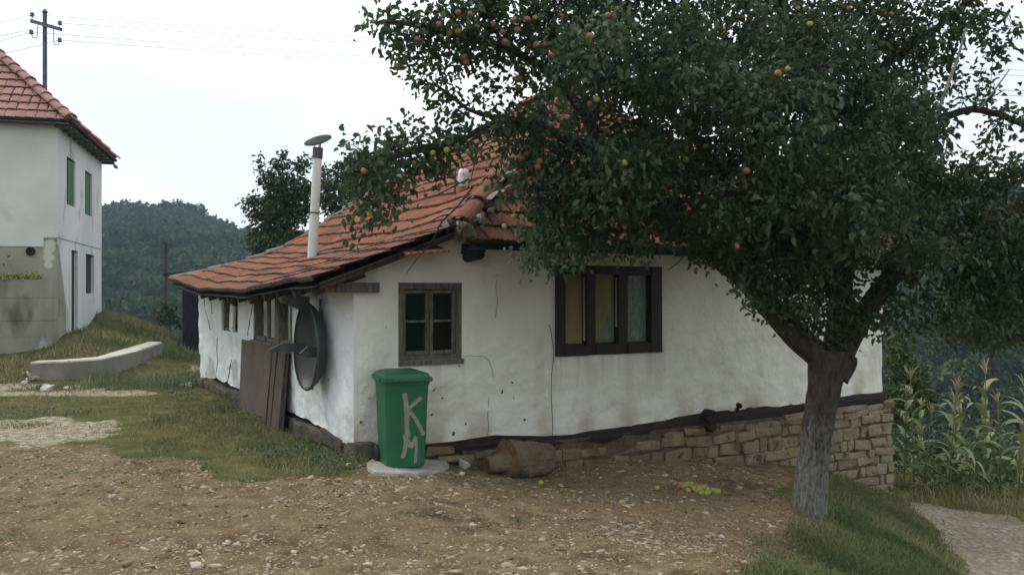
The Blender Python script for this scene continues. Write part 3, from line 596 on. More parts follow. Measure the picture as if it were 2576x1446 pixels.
mj.box((1.2, -0.04, -3.6), (LEN + 0.08, 0.5, -1.66)); mj.box((0.03, 0.02, -3.6), (1.2, 0.5, -1.66)); mj.box((0.02, 0.03, -2.4), (0.5, DEP, -1.62)); mj.box((LEN - 0.5, 0.3, -3.6), (LEN + 0.04, DEP, -1.66)); mj.build('foundation_core', M['stone_joint'], cottage, loc=UP)
mb = MB(); stones(mb, sf, 0.0, DEP, lambda s: float(np.interp(s, sbt, sbz)) + 0.01, lambda s: float(height(*toW(-0.05, s, 0).xy)[0]), 0.03, (0.3, 0.7), (0.14, 0.22))
stones(mb, ff, -0.03, Fw(1090, 0)[0], lambda t: float(np.interp(t, fbt, fbz)), gbot, 0.0, (0.25, 0.5), (0.14, 0.2))
M['plinth'] = mat('plinth', (0.05, 0.046, 0.04), (0.10, 0.09, 0.078), 3.5, 0.95, 0.9, 14, tintmix=((0.14, 0.12, 0.09), 0.6), spec=0.1, bdist=0.04)
mb.build('stone_plinth', M['plinth'], cottage, loc=UP)

# --- windows
def wb(mb_, frm, u0, u1, n0, n1, z0, z1, tint=0.5):
    a, b = frm(u0, n0, z0), frm(u1, n1, z1); mb_.box([min(p, q) for p, q in zip(a, b)], [max(p, q) for p, q in zip(a, b)], tint, jit=0.0025)
def sheet(frm, u0, u1, z0, z1, n, waves=6, amp=0.012, right=None):
    mb_ = MB(); k = 40; vs = []; fs = []
    for j in range(9):
        for i in range(k + 1):
            f = i / k; zz = z0 + (z1 - z0) * j / 8; ur = u1 if right is None else right(j / 8)
            u = u0 + (ur - u0) * f; vs.append(frm(u, n + amp * math.sin(f * waves * 6.28 + 0.4 * math.sin(j)), zz))
    fs = [(j * (k + 1) + i, j * (k + 1) + i + 1, (j + 1) * (k + 1) + i + 1, (j + 1) * (k + 1) + i) for j in range(8) for i in range(k)]
    return mb_.add(vs, fs)
def pane(frm, u0, u1, n, z0, z1, parent):
    MB().add([frm(u0, n, z0), frm(u1, n, z0), frm(u1, n, z1), frm(u0, n, z1)], [(0, 1, 2, 3)]).build('glass_pane', M['glass'], parent)
u0, u1, z0, z1 = W1; um = (u0 + u1) / 2; zm = z0 + (z1 - z0) * 0.50
mb = MB(); n0, n1 = -0.09, -0.02
wb(mb, ff, u0, u0 + 0.055, n0, 0.004, z0, z1); wb(mb, ff, u1 - 0.055, u1, n0, 0.004, z0, z1); wb(mb, ff, u0 + 0.055, u1 - 0.055, n0, 0.002, z1 - 0.07, z1); wb(mb, ff, u0 + 0.055, u1 - 0.055, n0, -0.01, z0 + 0.0, z0 + 0.05)
fr = mb.build('window', M['grey_wood'], cottage, loc=UP); fr['label'] = 'weathered grey casement window above the green bin'
MB().box(ff(u0 + 0.0, -0.02, z0 - 0.05), ff(u1 + 0.01, 0.035, z0 + 0.0), jit=0.004).build('window_sill', M['grey_wood'], fr)
for a, b in ((u0 + 0.06, um - 0.006), (um + 0.006, u1 - 0.06)):
    mb = MB(); wb(mb, ff, a, a + 0.035, -0.075, -0.03, z0 + 0.055, z1 - 0.075); wb(mb, ff, b - 0.035, b, -0.075, -0.03, z0 + 0.055, z1 - 0.075)
    wb(mb, ff, a + 0.035, b - 0.035, -0.075, -0.032, z0 + 0.055, z0 + 0.095); wb(mb, ff, a + 0.035, b - 0.035, -0.075, -0.032, z1 - 0.11, z1 - 0.075); wb(mb, ff, a + 0.035, b - 0.035, -0.07, -0.036, zm - 0.012, zm + 0.014)
    mb.build('sash', M['grey_wood'], fr)
    pane(ff, a + 0.03, b - 0.03, -0.055, z0 + 0.09, z1 - 0.1, fr)
u0, u1, z0, z1 = W2
g = [(Fw(1420, 0)[0], Fw(1475, 0)[0]), (Fw(1497, 0)[0], Fw(1555, 0)[0]), (Fw(1578, 0)[0], Fw(1636, 0)[0])]; gz0, gz1 = Fw(1528, 866)[1], Fw(1528, 691)[1]
mb = MB(); e = [u0] + [v for p in g for v in p] + [u1]
for i in (0, 2, 4, 6): wb(mb, ff, e[i], e[i + 1], -0.08, 0.028 if i in (0, 6) else 0.012, z0, z1)
for i in (1, 3, 5): wb(mb, ff, e[i], e[i + 1], -0.08, 0.022, z0, gz0); wb(mb, ff, e[i], e[i + 1], -0.08, 0.02, gz1, z1)
fr = mb.build('window', M['window_brown'], cottage, loc=UP); fr['label'] = 'wide dark brown window with three lights and yellow curtains'
mb = MB()
for i in range(3):
    a, b = g[i]
    for (p, q, r_, s_) in ((a, a + 0.009, gz0, gz1), (b - 0.010, b, gz0, gz1)): wb(mb, ff, p, q, -0.06, -0.015, r_, s_)
    wb(mb, ff, a + 0.018, b - 0.02, -0.06, -0.018, gz0, gz0 + 0.02)
    pane(ff, a + 0.015, b - 0.015, -0.045, gz0, gz1, fr)
mb.build('sash', M['window_brown'], fr)
mb = MB(); wb(mb, ff, g[0][1] - 0.0135, g[0][1] - 0.0100, -0.04, -0.012, gz0 + 0.05, gz1 - 0.03); mb.build('sash_bead', M['slab'], fr); mb = MB(); wb(mb, ff, g[1][1] - 0.0135, g[1][1] - 0.0100, -0.04, -0.012, gz0 + 0.2, gz1 - 0.03)
mb.build('sash_bead', M['slab'], fr)
sheet(ff, g[0][0] - 0.02, g[0][1] + 0.06, gz0 - 0.02, gz1 + 0.02, -0.072, 2, 0.005).build('curtain', M['curtain_yellow'], fr, True)
sheet(ff, g[1][0] - 0.03, g[1][1], gz0 - 0.02, gz1 + 0.02, -0.075, 2, 0.007, right=lambda f: g[1][0] + 0.05 + (g[1][1] - g[1][0] - 0.03) * min(1, f * 1.15) ** 0.8).build('curtain', M['curtain_yellow'], fr, True)
sheet(ff, g[1][0] + 0.03, g[1][1] + 0.07, gz0 - 0.02, gz1, -0.095, 4, 0.006).build('curtain', M['curtain_or_glare'], fr, True)
o = sheet(ff, g[2][0] - 0.02, g[2][1] + 0.05, gz0 - 0.02, gz1 + 0.02, -0.085, 5, 0.010).build('lace_curtain', M['curtain_lace'], fr, True); o['label'] = 'white lace curtain behind the right-hand pane'
# side windows
u0, u1, z0, z1 = W3; mb = MB()
for a, b in ((u0, u0 + 0.09), (u1 - 0.1, u1), ((u0 + u1) / 2 - 0.05, (u0 + u1) / 2 + 0.05)): wb(mb, sf, a, b, -0.12, -0.03, z0, z1)
wb(mb, sf, u0, u1, -0.121, -0.04, z0, z0 + 0.05)
fr = mb.build('window', M['grey_wood'], cottage, loc=UP); fr['label'] = 'small broken window at the far end of the side wall'
pane(sf, u0 + 0.09, u1 - 0.1, -0.08, z0 + 0.04, z1, fr)
mb = MB(); m_ = Matrix.Translation(sf((u0 + u1) / 2 - 0.16, -0.01, z0 + 0.22)) @ Matrix.Rotation(0.16, 4, 'X'); mb.box((-0.02, -0.13, -0.2), (0.02, 0.1, 0.2), M=m_); mb.build('loose_board', M['white_wrap'], fr)
u0, u1, z0, z1 = W4; mb = MB(); k = [u0, u0 + 0.06, u0 + (u1 - u0) * 0.30, u0 + (u1 - u0) * 0.40, u0 + (u1 - u0) * 0.66, u0 + (u1 - u0) * 0.70, u1 - 0.07, u1]
for i in (0, 2, 4, 6): wb(mb, sf, k[i], k[i + 1], -0.1, 0.01 if i != 4 else -0.03, z0, z1)
for i in (1, 3, 5): wb(mb, sf, k[i], k[i + 1], -0.1, -0.005, z0, z0 + 0.05)
fr = mb.build('window', M['grey_wood'], cottage, loc=UP); fr['label'] = 'large grey framed window beside the hanging metal pan'
for i in (1, 3, 5): pane(sf, k[i], k[i + 1], -0.05, z0 + 0.05, z1, fr)
sheet(sf, k[0], k[7], z0 - 0.02, z1, -0.16, 7, 0.02).build('curtain', M['curtain_or_glare'], fr, True)  # no curtain: pale sheet standing for the reflection in the glass
mb = MB(); wb(mb, sf, u0 - 0.02, u1 + 0.03, -0.05, 0.06, z0 - 0.05, z0); mb.build('window_sill', M['grey_wood'], fr)

# --- roof
def tile_plane(name, pos, rows, lo, hi, nrm, parent, matr, off, tw=0.185, seed=0, ends=None, liftv=0.038, dirty=0.5, edge=0.017):
    r_ = np.random.default_rng(seed); V, F, T, MI = [], [], [], []; b = 0; nrm = np.array(nrm) / np.linalg.norm(nrm)
    for r in range(len(rows) - 1):
        v0, v1 = rows[r], rows[r + 1] + 0.05; l0, h0, l1, h1 = lo(v0), hi(v0), lo(v1), hi(v1); a, z = min(l0, l1), max(h0, h1)
        if z - a < 0.05: continue
        u = np.arange(a, z + 0.0225, tw / 9); sh = (r % 2) * 0.0; tid = np.floor(u / tw + sh).astype(int) + 4000; fr_ = (u / tw + sh) % 1.0
        off_h = r_.normal(0, 0.003, 9000)[tid]; off_v = r_.normal(0, 0.004, 9000)[tid] + 0.006 * np.sin(u * 1.1 + r * 2.0); tt = np.clip(r_.beta(1.3, 2.0, 9000)[tid] * 0.8 + dirty - 0.5 + (0.35 if r == 0 else 0), 0, 1)
        cor = 0.008 * np.cos(2 * np.pi * 3 * fr_) - 0.024 * (fr_ < 0.14)
        lay = [(v0, -0.012, 0.0), (v0, liftv, 1.0), (v0 + edge, liftv * 0.98, 1.0), (v0 * 0.45 + v1 * 0.55, liftv * 0.7, 1.0), (v1, 0.008, 1.0)]
        for (v, h, cf) in lay:
            uu = np.clip(u, lo(v), hi(v)); p = pos(uu, np.full(len(uu), v) + off_v * (v < v1))
            V.append(p + nrm[None] * (h + off_h + (cor if cf else cor * 0.5))[:, None]); T.append(tt)
        n = len(u); i = np.arange(n - 1)
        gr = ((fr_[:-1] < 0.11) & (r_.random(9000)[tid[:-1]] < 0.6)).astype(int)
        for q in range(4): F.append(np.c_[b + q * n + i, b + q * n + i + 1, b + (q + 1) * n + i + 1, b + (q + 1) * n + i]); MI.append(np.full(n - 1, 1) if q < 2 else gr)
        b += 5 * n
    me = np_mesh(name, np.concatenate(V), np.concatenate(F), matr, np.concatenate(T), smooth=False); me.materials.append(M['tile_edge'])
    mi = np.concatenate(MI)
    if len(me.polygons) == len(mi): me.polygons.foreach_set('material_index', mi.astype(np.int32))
    return link(name, me, parent, off)
def half_caps(name, pts, rad, seg, matr, parent, off, lift=0.03, seed=0, lumps=None):
    """ridge or hip tiles laid end over end along a line"""
    rnd = random.Random(seed); mb_ = MB(); ml = MB()
    for a, b in zip(pts[:-1], pts[1:]):
        a, b = Vector(a), Vector(b); d = (b - a).normalized(); n = max(1, int((b - a).length / seg)); side = d.cross(Vector((0, 0, 1))).normalized(); up = side.cross(d)
        for i in range(n):
            p = a + (b - a) * (i / n); q = a + (b - a) * ((i + 1.12) / n); j = Vector([rnd.uniform(-0.01, 0.01) for _ in range(3)]); vs = []
            for (c, r_, up_) in ((p, rad * 1.08, lift + 0.015), (q, rad * 0.88, lift - 0.005)):
                for rr in (r_, r_ - 0.014):
                    vs += [c + j + side * math.cos(math.pi * k / 8) * rr + up * (math.sin(math.pi * k / 8) * rr * 0.75 + up_ - 0.05) for k in range(9)]
            fs = [(k, k + 1, 18 + k + 1, 18 + k) for k in range(8)] + [(9 + k, 9 + k + 1, k + 1, k) for k in range(8)]
            mb_.add(vs, fs, rnd.uniform(0, 1))
            if lumps:
                for _ in range(lumps):
                    sg = rnd.choice((-1, 1)); c = p + (q - p) * rnd.random() + side * sg * rad * rnd.uniform(0.7, 1.15) + up * (-0.03)
                    s_ = rnd.uniform(0.03, 0.07); ml.hull([c + Vector((rnd.gauss(0, 1), rnd.gauss(0, 1), rnd.gauss(0, 0.5))).normalized() * s_ * rnd.uniform(0.7, 1.2) for _ in range(9)])
    o = mb_.build(name, matr, parent, loc=off)
    if lumps: ml.build('mortar', M['mortar'], o)['kind'] = 'stuff'
    return o
def arr(*a): return np.stack(np.broadcast_arrays(*[np.asarray(q, float) for q in a]), -1)
# left slope: u along s, v along t
def hipn(t): return -0.30 if t < 1.05 else -0.30 + (t - 1.05) * (APX[1] + 0.30) / (APX[0] - 1.05)
def hipf(t): return 8.08 - (t + 0.5) * (8.08 - 4.7) / (APX[0] + 0.5)
rowsL = [-0.5]
while rowsL[-1] < 4.75: rowsL.append(rowsL[-1] + (0.262 if rowsL[-1] < 0.8 else 0.222))
rowsL[-1] = 4.78
roof = tile_plane('roof_tiles', lambda u, v: arr(v, u, zl(v, u) + 0.03), rowsL, hipn, hipf, (-0.5, 0, 0.86), cottage, M['tile'], UP, seed=4)
roof['label'] = 'sagging left slope of orange-red tiles with mossy edges'
# loose bottom rows running past the corner below the hip
a, b = Fw(990, 0)[0], 1.12
rowsF = list(np.arange(-0.42, 3.05, 0.235)) + [3.22]
tile_plane('roof_tiles', lambda u, v: arr(u, v, zf(v) + 0.03), rowsF, lambda s: 1.06 + (s + 0.4) * (APX[0] - 1.06) / 3.6, lambda s: 8.72 - (s + 0.4) * (8.72 - APX[0]) / 3.6, (0, -0.72, 0.69), cottage, M['tile'], UP, seed=9, dirty=0.62)
zr = lambda t: 0.55 + (APX[2] - 0.55) * (8.7 - t) / (8.7 - APX[0])
rowsR = list(np.arange(-0.0, 3.9, 0.30)) + [3.9]
tile_plane('roof_tiles', lambda u, v: arr(8.7 - v, u, zr(8.7 - v) + 0.03), rowsR, lambda v: -0.4 + v * 3.6 / 3.9, lambda v: 8.08 - v * 0.866, (0.6, 0, 0.8), cottage, M['tile'], UP, seed=10, dirty=0.62)
tile_plane('roof_tiles', lambda u, v: arr(u, 8.08 - v * 0.866, zl(np.minimum(-0.5 + v * 5.3 / 3.9, 4.8), 8.08 - v * 0.866) - 0.02), rowsR, lambda v: max(-0.5 + v * 5.3 / 3.9, 0), lambda v: 8.7 - v * 1.0, (0, 0.6, 0.8), cottage, M['tile'], UP, seed=12, dirty=0.62)
# boarding under the tiles
mb = MB()
def deck(pos, rows, lo, hi, dz=-0.045, n=40):
    vs = []; k = n + 1
    for v in rows:
        for i in range(k): u = lo(v) + (hi(v) - lo(v)) * i / n; p = pos(np.array([u]), np.array([v]))[0]; vs.append((p[0], p[1], p[2] + dz))
    mb.add(vs, [(j * k + i, j * k + i + 1, (j + 1) * k + i + 1, (j + 1) * k + i) for j in range(len(rows) - 1) for i in range(n)])
deck(lambda u, v: arr(v, u, zl(v, u)), rowsL[:-1] + [4.75], lambda t: hipn(t) + 0.02, lambda t: hipf(t) - 0.02)
deck(lambda u, v: arr(u, v, zf(v)), rowsF[:-1] + [3.18], lambda s: 1.08 + (s + 0.4) * (APX[0] - 1.06) / 3.6, lambda s: 8.68 - (s + 0.4) * (8.72 - APX[0]) / 3.6)
mb.build('roof_boards', M['black_wood'], cottage, loc=UP)
mb = MB()
for s in np.arange(0.0, 7.9, 0.62):
    sl = math.atan2(float(zl(0.6, s) - zl(-0.4, s)), 1.0); m_ = Matrix.Translation((-0.42, s + random.uniform(-0.05, 0.05), float(zl(-0.42, s)) - 0.10)) @ Matrix.Rotation(-sl, 4, 'Y'); mb.box((0, -0.045, -0.055), (0.55, 0.045, 0.05), M=m_, jit=0.006)
mb.build('rafters', M['old_wood'], cottage, loc=UP)
mb = MB()
for t in np.arange(1.3, 8.4, 0.72): mb.box((t, -0.34, 0.47), (t + 0.09, 0.1, 0.57), jit=0.006)
mb.box((1.15, 0.012, 0.60), (LEN, 0.09, 0.70)); mb.build('rafters', M['black_wood'], cottage, loc=UP)
# verge: board and beam ends where the low roof meets the front wall
mb = MB(); vs = [(t, s, float(zl(t, -0.2)) + dz) for t in np.linspace(-0.42, 1.0, 9) for s, dz in ((-0.24, -0.09), (-0.24, -0.02), (-0.20, -0.02), (-0.20, -0.09))]
mb.add(vs, [(i * 4 + j, i * 4 + (j + 1) % 4, i * 4 + 4 + (j + 1) % 4, i * 4 + 4 + j) for i in range(8) for j in range(4)]); mb.build('verge_board', M['old_wood'], cottage, loc=UP)
a = Fw(905, 722); b = Fw(946, 722); mb = MB(); mb.box((-0.32, -0.10, a[1] - 0.05), (b[0], 0.02, a[1] + 0.045), jit=0.004); mb.build('wall_plate', M['grey_wood'], cottage, loc=UP)
a = Fw(1178, 620); mb = MB(); mb.box((a[0] - 0.09, -0.31, 0.42), (a[0] + 0.04, 0.1, 0.53), jit=0.02); mb.tube([(a[0] - 0.02, -0.3, 0.42), (a[0] - 0.02, 0.0, 0.40)], 0.06, 8); mb.build('corner_beam', M['black_wood'], cottage, loc=UP)
for k_ in range(1):                           # tile slipped over the verge
    a = Fw(1000, 640); b = Fw(1094, 640); mb = MB(); vs = []; n = 34
    for i in range(n + 1):
        t = a[0] - 0.1 + (b[0] - a[0] + 0.08) * i / n; c = 0.008 * math.cos(i * 1.3)
        for s, dz in ((-0.40, 0.0), (-0.40, 0.025), (-0.18, 0.06), (0.05, 0.1)): vs.append((t, s, 0.37 + 0.05 * i / n + dz + c * (dz > 0)))
    mb.add(vs, [(i * 4 + j, i * 4 + j + 1, i * 4 + 4 + j + 1, i * 4 + 4 + j) for i in range(n) for j in range(3)], 0.1); mb.build('verge_tiles', M['tile'], cottage, loc=UP)
ph = [(1.03, -0.33, float(zl(1.03, -0.3)) + 0.04)] + [(t, hipn(t) + 0.0, float(zl(t, hipn(t))) + 0.06) for t in np.linspace(1.4, 4.8, 9)]
half_caps('hip_tiles', ph, 0.115, 0.34, M['tile'], cottage, UP, 0.045, 3, 4)
pf = [(t, hipf(t), float(zl(t, hipf(t))) + 0.04) for t in np.linspace(-0.45, 4.8, 10)]
half_caps('hip_tiles', pf, 0.085, 0.36, M['mortar'], cottage, UP, 0.03, 5, 2)
half_caps('ridge_tiles', [(4.8, 3.15, 3.32), (4.8, 4.75, 3.30)], 0.11, 0.34, M['tile'], cottage, UP, 0.05, 6, 2)
random.seed(5); mb = MB()
for k_ in range(26):                          # crumbled mortar at the foot of the hip
    c = Vector((1.06 + random.uniform(-0.12, 0.32), -0.36 + random.uniform(-0.08, 0.3), 0.72 + random.uniform(-0.10, 0.05))); c.z = max(c.z, float(zl(c.x, c.y)) - 0.02) if k_ % 3 else c.z - 0.05
    s_ = random.uniform(0.04, 0.085); mb.hull([c + Vector((random.gauss(0, 1), random.gauss(0, 1), random.gauss(0, 0.8))).normalized() * s_ * random.uniform(0.7, 1.2) for _ in range(10)])
mb.build('hip_mortar', M['mortar'], cottage, loc=UP)
mb = MB()                                     # cement wash smeared over the tiles beside the stub flue
for i, (px, py) in enumerate([(1120, 548), (1140, 538), (1163, 527), (1185, 515), (1208, 503), (1230, 487), (1252, 470), (1275, 452), (1215, 515), (1240, 505), (1265, 490), (1150, 520)]):
    t, s, z = roof_hit(px, py); w = 0.10
    mb.hull([Vector((t + random.uniform(-w, w), s + random.uniform(-1.5 * w, 1.5 * w), z + 0.062 + random.uniform(-0.02, 0.024))) for _ in range(12)] + [Vector((t, s, z + 0.02))])
for v in range(len(mb.v)): mb.v[v] = (mb.v[v][0], mb.v[v][1], float(zl(mb.v[v][0], mb.v[v][1])) + 0.045 + random.uniform(0, 0.03))
mb.build('cement_patch', M['mortar'], cottage, loc=UP)['kind'] = 'stuff'
# metal flue with its tilted lid
t, s, z = roof_hit(784, 655); d = toW(t, s, z).y; top = Vector((t, s, z)); h = (655 - 372) / FOC * d
rt = Vector((AF[0], -AS[0] * -1 * -1, 0)) ; ex = Vector((math.cos(-HROT), math.sin(-HROT), 0))        # picture-right in cottage axes
lean = ex * (16 / FOC * d); A = Vector((t, s, z - 0.1)); B = Vector((t, s, z + h)) + lean; r_ = 12.0 / FOC * d
mb = MB(); mb.tube([A, A.lerp(B, 0.44)], r_, 20, cap=False); mb.tube([A.lerp(B, 0.435), A.lerp(B, 0.93)], r_ * 0.93, 20, cap=False); fl = mb.build('flue_pipe', M['metal_white'], cottage, True, UP)
MB().tube([A.lerp(B, 0.45), A.lerp(B, 0.462)], r_ * 1.04, 20).build('pipe_clip', M['metal_dark'], fl); mb = MB(); mb.tube([A.lerp(B, 0.91), A.lerp(B, 1.0)], r_ * 1.06, 20); mb.build('pipe_collar', M['metal_dark'], fl, False)
C_ = B + Vector((0, 0, 0.10)); m_ = Matrix.Translation(C_) @ Matrix.Rotation(-HROT, 4, 'Z') @ Matrix.Rotation(R(-14), 4, 'Y') @ Matrix.Rotation(R(34), 4, 'X')
mb = MB(); k = 22; rim = [Vector((0.19 * math.cos(6.283 * i / k) * (1.0 + 0.06 * math.cos(2 * 6.283 * i / k)), 0.15 * math.sin(6.283 * i / k), 0)) for i in range(k)]
vs = [m_ @ (v + Vector((0, 0, 0))) for v in rim] + [m_ @ (v + Vector((0, 0, 0.014))) for v in rim] + [m_ @ Vector((0, 0, 0.055)), m_ @ Vector((0, 0, 0.03))]
mb.add(vs, [(i, (i + 1) % k, k + (i + 1) % k, k + i) for i in range(k)] + [(k + i, k + (i + 1) % k, 2 * k) for i in range(k)] + [((i + 1) % k, i, 2 * k + 1) for i in range(k)])
for a in (0.6, 2.7, 4.7): mb.tube([B + Vector((math.cos(a) * 0.05, math.sin(a) * 0.05, -0.03)), C_ + Vector((math.cos(a) * 0.06, math.sin(a) * 0.06, 0.0))], 0.008, 5)
mb.build('pipe_lid', M['bin_trim'], fl)
# stub vent: clay foot, white wrapped top
t, s, z = roof_hit(1160, 492); d = toW(t, s, z).y; sc = d / FOC * 1.15
mb = MB(); mb.lathe([(0, -0.1), (11.5 * sc, -0.1), (11.0 * sc, 24 * sc), (0, 24 * sc)], 16, M=Matrix.Translation((t, s, z)) @ Matrix.Rotation(-HROT, 4, 'Z') @ Matrix.Rotation(R(6), 4, 'Y')); vt = mb.build('vent_stub', M['terracotta'], cottage, True, UP)
mb = MB(); mb.lathe([(11.8 * sc, 20 * sc), (12.4 * sc, 26 * sc), (11.8 * sc, 35 * sc), (12.2 * sc, 45 * sc), (11.5 * sc, 52 * sc), (8 * sc, 58 * sc), (0, 60 * sc)], 14, M=Matrix.Translation((t, s, z)) @ Matrix.Rotation(-HROT, 4, 'Z') @ Matrix.Rotation(R(6), 4, 'Y')); mb.build('vent_wrap', M['white_wrap'], vt, True)
mb = MB(); c0 = Vector((t, s, z)) - Vector((AF[0] * 0 + 0.0, 0, 0)); mb.tube([c0 - ex * 14 * sc + Vector((0, 0, -0.05)), c0 - ex * 13.5 * sc + Vector((0, 0, 60 * sc))], 2.5 * sc, 6); mb.build('vent_strut', M['metal_dark'], vt)
# cable and crack on the front wall
pts = [(1374, 815), (1378, 830), (1382, 855), (1386, 880), (1385, 900), (1380, 940), (1379, 990), (1381, 1030), (1383, 1070), (1383, 1118), (1384, 1135)]
mb = MB(); mb.tube([ff(*(lambda q: (q[0], 0.062 - 0.02 * (i > 8), q[1]))(Fw(*p))) for i, p in enumerate(pts)], 0.0045, 5); mb.build('wall_cable', M['wire_dark'], cottage, loc=UP)
for pts in ([(1165, 897), (1180, 893), (1196, 896), (1213, 894), (1228, 905), (1238, 930), (1240, 960)], [(1228, 1000), (1224, 1040), (1226, 1075), (1222, 1112)], [(1250, 690), (1246, 720), (1250, 760), (1244, 800)]):
    mb = MB(); mb.tube([ff(*(lambda q: (q[0], 0.045 * fb1(q[0], q[1], 0, 0.8, 2, 3) + 0.006, q[1]))(Fw(*p))) for p in pts], 0.0024, 4); mb.build('plaster_crack', M['plinth'], cottage, loc=UP)
for pts in ([(548, 850), (545, 880), (547, 905), (543, 935), (541, 955)], [(580, 905), (575, 925), (571, 950), (567, 970)], [(519, 742), (522, 775), (528, 800), (532, 830)], [(640, 742), (632, 790), (624, 845)], [(538, 748), (540, 790)]):
    mb = MB(); mb.tube([sf(*(lambda q: (q[0], 0.045 * fb1(q[0], q[1], 0, 0.8, 2, 13) + 0.006, q[1]))(Sw(*p))) for p in pts], 0.006, 4); mb.build('plaster_crack', M['plinth'], cottage, loc=UP)
# pits and flaked spots in the plaster
random.seed(9); mb = MB()
for (px, py, w, h, an) in [(1262, 985, 5, 12, -.3), (1288, 962, 3, 6, 0), (1318, 1055, 8, 7, 0), (1089, 978, 3, 18, -.7), (1085, 1042, 3, 9, -.6), (1152, 920, 4, 3, 0), (1290, 1000, 2, 4, 0), (1110, 1000, 3, 4, 0), (1170, 1065, 4, 6, 0.2), (1140, 1090, 9, 12, 0), (925, 1000, 2, 6, -.5), (905, 1060, 3, 8, -.6), (1128, 905, 6, 3, 0)]:
    t, z = Fw(px, py); d = HC[1] + AF[1] * t; sx, sz = w / FOC * d * 0.40, h / FOC * d * 0.42; c = []
    for k in range(9):
        a = 6.283 * k / 9; rr = random.uniform(0.7, 1.2); x_, y_ = math.cos(a) * sx * rr, math.sin(a) * sz * rr; c.append((x_ * math.cos(an) - y_ * math.sin(an), x_ * math.sin(an) + y_ * math.cos(an)))
    b = len(mb.v); nn = 0.03 * 1.5 * fb1(t, z, 0, 0.8, 2, 3) + 0.012
    vs = [ff(t + p, nn, z + q) for p, q in c] + [ff(t + p * 1.2, nn - 0.02, z + q * 1.2) for p, q in c]; mb.add(vs, [tuple(range(9))] + [(i, (i + 1) % 9, 9 + (i + 1) % 9, 9 + i) for i in range(9)])
mb.build('plaster_chips', M['clod'], cottage, loc=UP)['kind'] = 'stuff'

# ---------------------------------------------------------------- wheeled bin
bx, by = -1.15, 8.03; bz = hz(bx, by + 0.2) + 0.012
binr = thing('wheeled_bin', (bx + 0.08, by + 0.22, bz), 'green wheeled rubbish bin sprayed K M, standing at the corner of the cottage', 'rubbish bin', rz=R(21))
def ring(w, d, z, r=0.035, n=4, cy=0.0):
    out = []
    for sx, sy, a0 in ((1, -1, -90), (1, 1, 0), (-1, 1, 90), (-1, -1, 180)):
        for k in range(n + 1):
            a = R(a0 + 90 * k / n); out.append((sx * (w / 2 - r) + math.cos(a) * r, sy * (d / 2 - r) + math.sin(a) * r + cy, z))
    return out
def loft(rings, mb_=None, cap=True):
    mb_ = mb_ or MB(); n = len(rings[0]); vs = [v for r_ in rings for v in r_]
    fs = [(i * n + j, i * n + (j + 1) % n, (i + 1) * n + (j + 1) % n, (i + 1) * n + j) for i in range(len(rings) - 1) for j in range(n)]
    if cap: fs += [tuple(reversed(range(n))), tuple((len(rings) - 1) * n + j for j in range(n))]
    return mb_.add(vs, fs)
loft([ring(0.33, 0.36, 0.0, 0.04), ring(0.365, 0.40, 0.015, 0.05), ring(0.375, 0.41, 0.10), ring(0.415, 0.47, 0.70), ring(0.425, 0.485, 0.79), ring(0.44, 0.50, 0.795, 0.03), ring(0.445, 0.505, 0.825, 0.03), ring(0.425, 0.48, 0.83, 0.03)]).build('body', M['bin'], binr)
mb = loft([ring(0.475, 0.535, 0.822, 0.025), ring(0.485, 0.545, 0.826, 0.025), ring(0.485, 0.545, 0.862, 0.025), ring(0.455, 0.51, 0.866, 0.03), ring(0.435, 0.47, 0.892, 0.04, cy=0.01), ring(0.42, 0.45, 0.896, 0.04, cy=0.02), ring(0.32, 0.36, 0.912, 0.05, cy=0.05), ring(0.29, 0.31, 0.915, 0.05, cy=0.06)])
mb.rbox((0.0, -0.275, 0.842), (0.30, 0.03, 0.028), 0.3)
for sx in (-1, 1): mb.rbox((sx * 0.245, 0.0, 0.842), (0.03, 0.34, 0.025), 0.4)
for x_ in (-0.15, 0.17): mb.rbox((x_, -0.2, 0.885), (0.03, 0.05, 0.03), 0.4)
ld = mb.build('lid', M['bin'], binr)
mb = MB(); mb.tube([(-0.19, 0.30, 0.86), (0.19, 0.30, 0.86)], 0.014, 8); [mb.rbox((x_, 0.27, 0.85), (0.03, 0.09, 0.05), 0.3) for x_ in (-0.18, 0, 0.18)]; mb.build('handle', M['bin'], binr)
for sx in (-1, 1):
    m_ = Matrix.Translation((sx * 0.205, 0.20, 0.085 - 0.0)) @ Matrix.Rotation(R(90), 4, 'Y')
    mb = MB(); mb.lathe([(0, -0.02), (0.07, -0.022), (0.088, -0.018), (0.092, 0), (0.088, 0.018), (0.07, 0.022), (0, 0.02)], 20, M=m_); mb.build('wheel', M['bin_trim'], binr, True)
MB().tube([(-0.2, 0.2, 0.085), (0.2, 0.2, 0.085)], 0.012, 8).build('axle', M['bin_trim'], binr)
def fp(zx, zy):                                # point on the sloping front face
    z = (1290 - zy) / 890 * 0.80; w = 0.375 + (0.415 - 0.375) * max(0, z - 0.1) / 0.6; dd = 0.41 + (0.47 - 0.41) * (z - 0.1) / 0.6
    xc = 578 - (578 - 545) * (1 - (1290 - zy) / 890) * 0.35; return Vector(((zx - xc) / 415 * 0.41, -dd / 2, z))
mb = MB(); rs = random.Random(3)
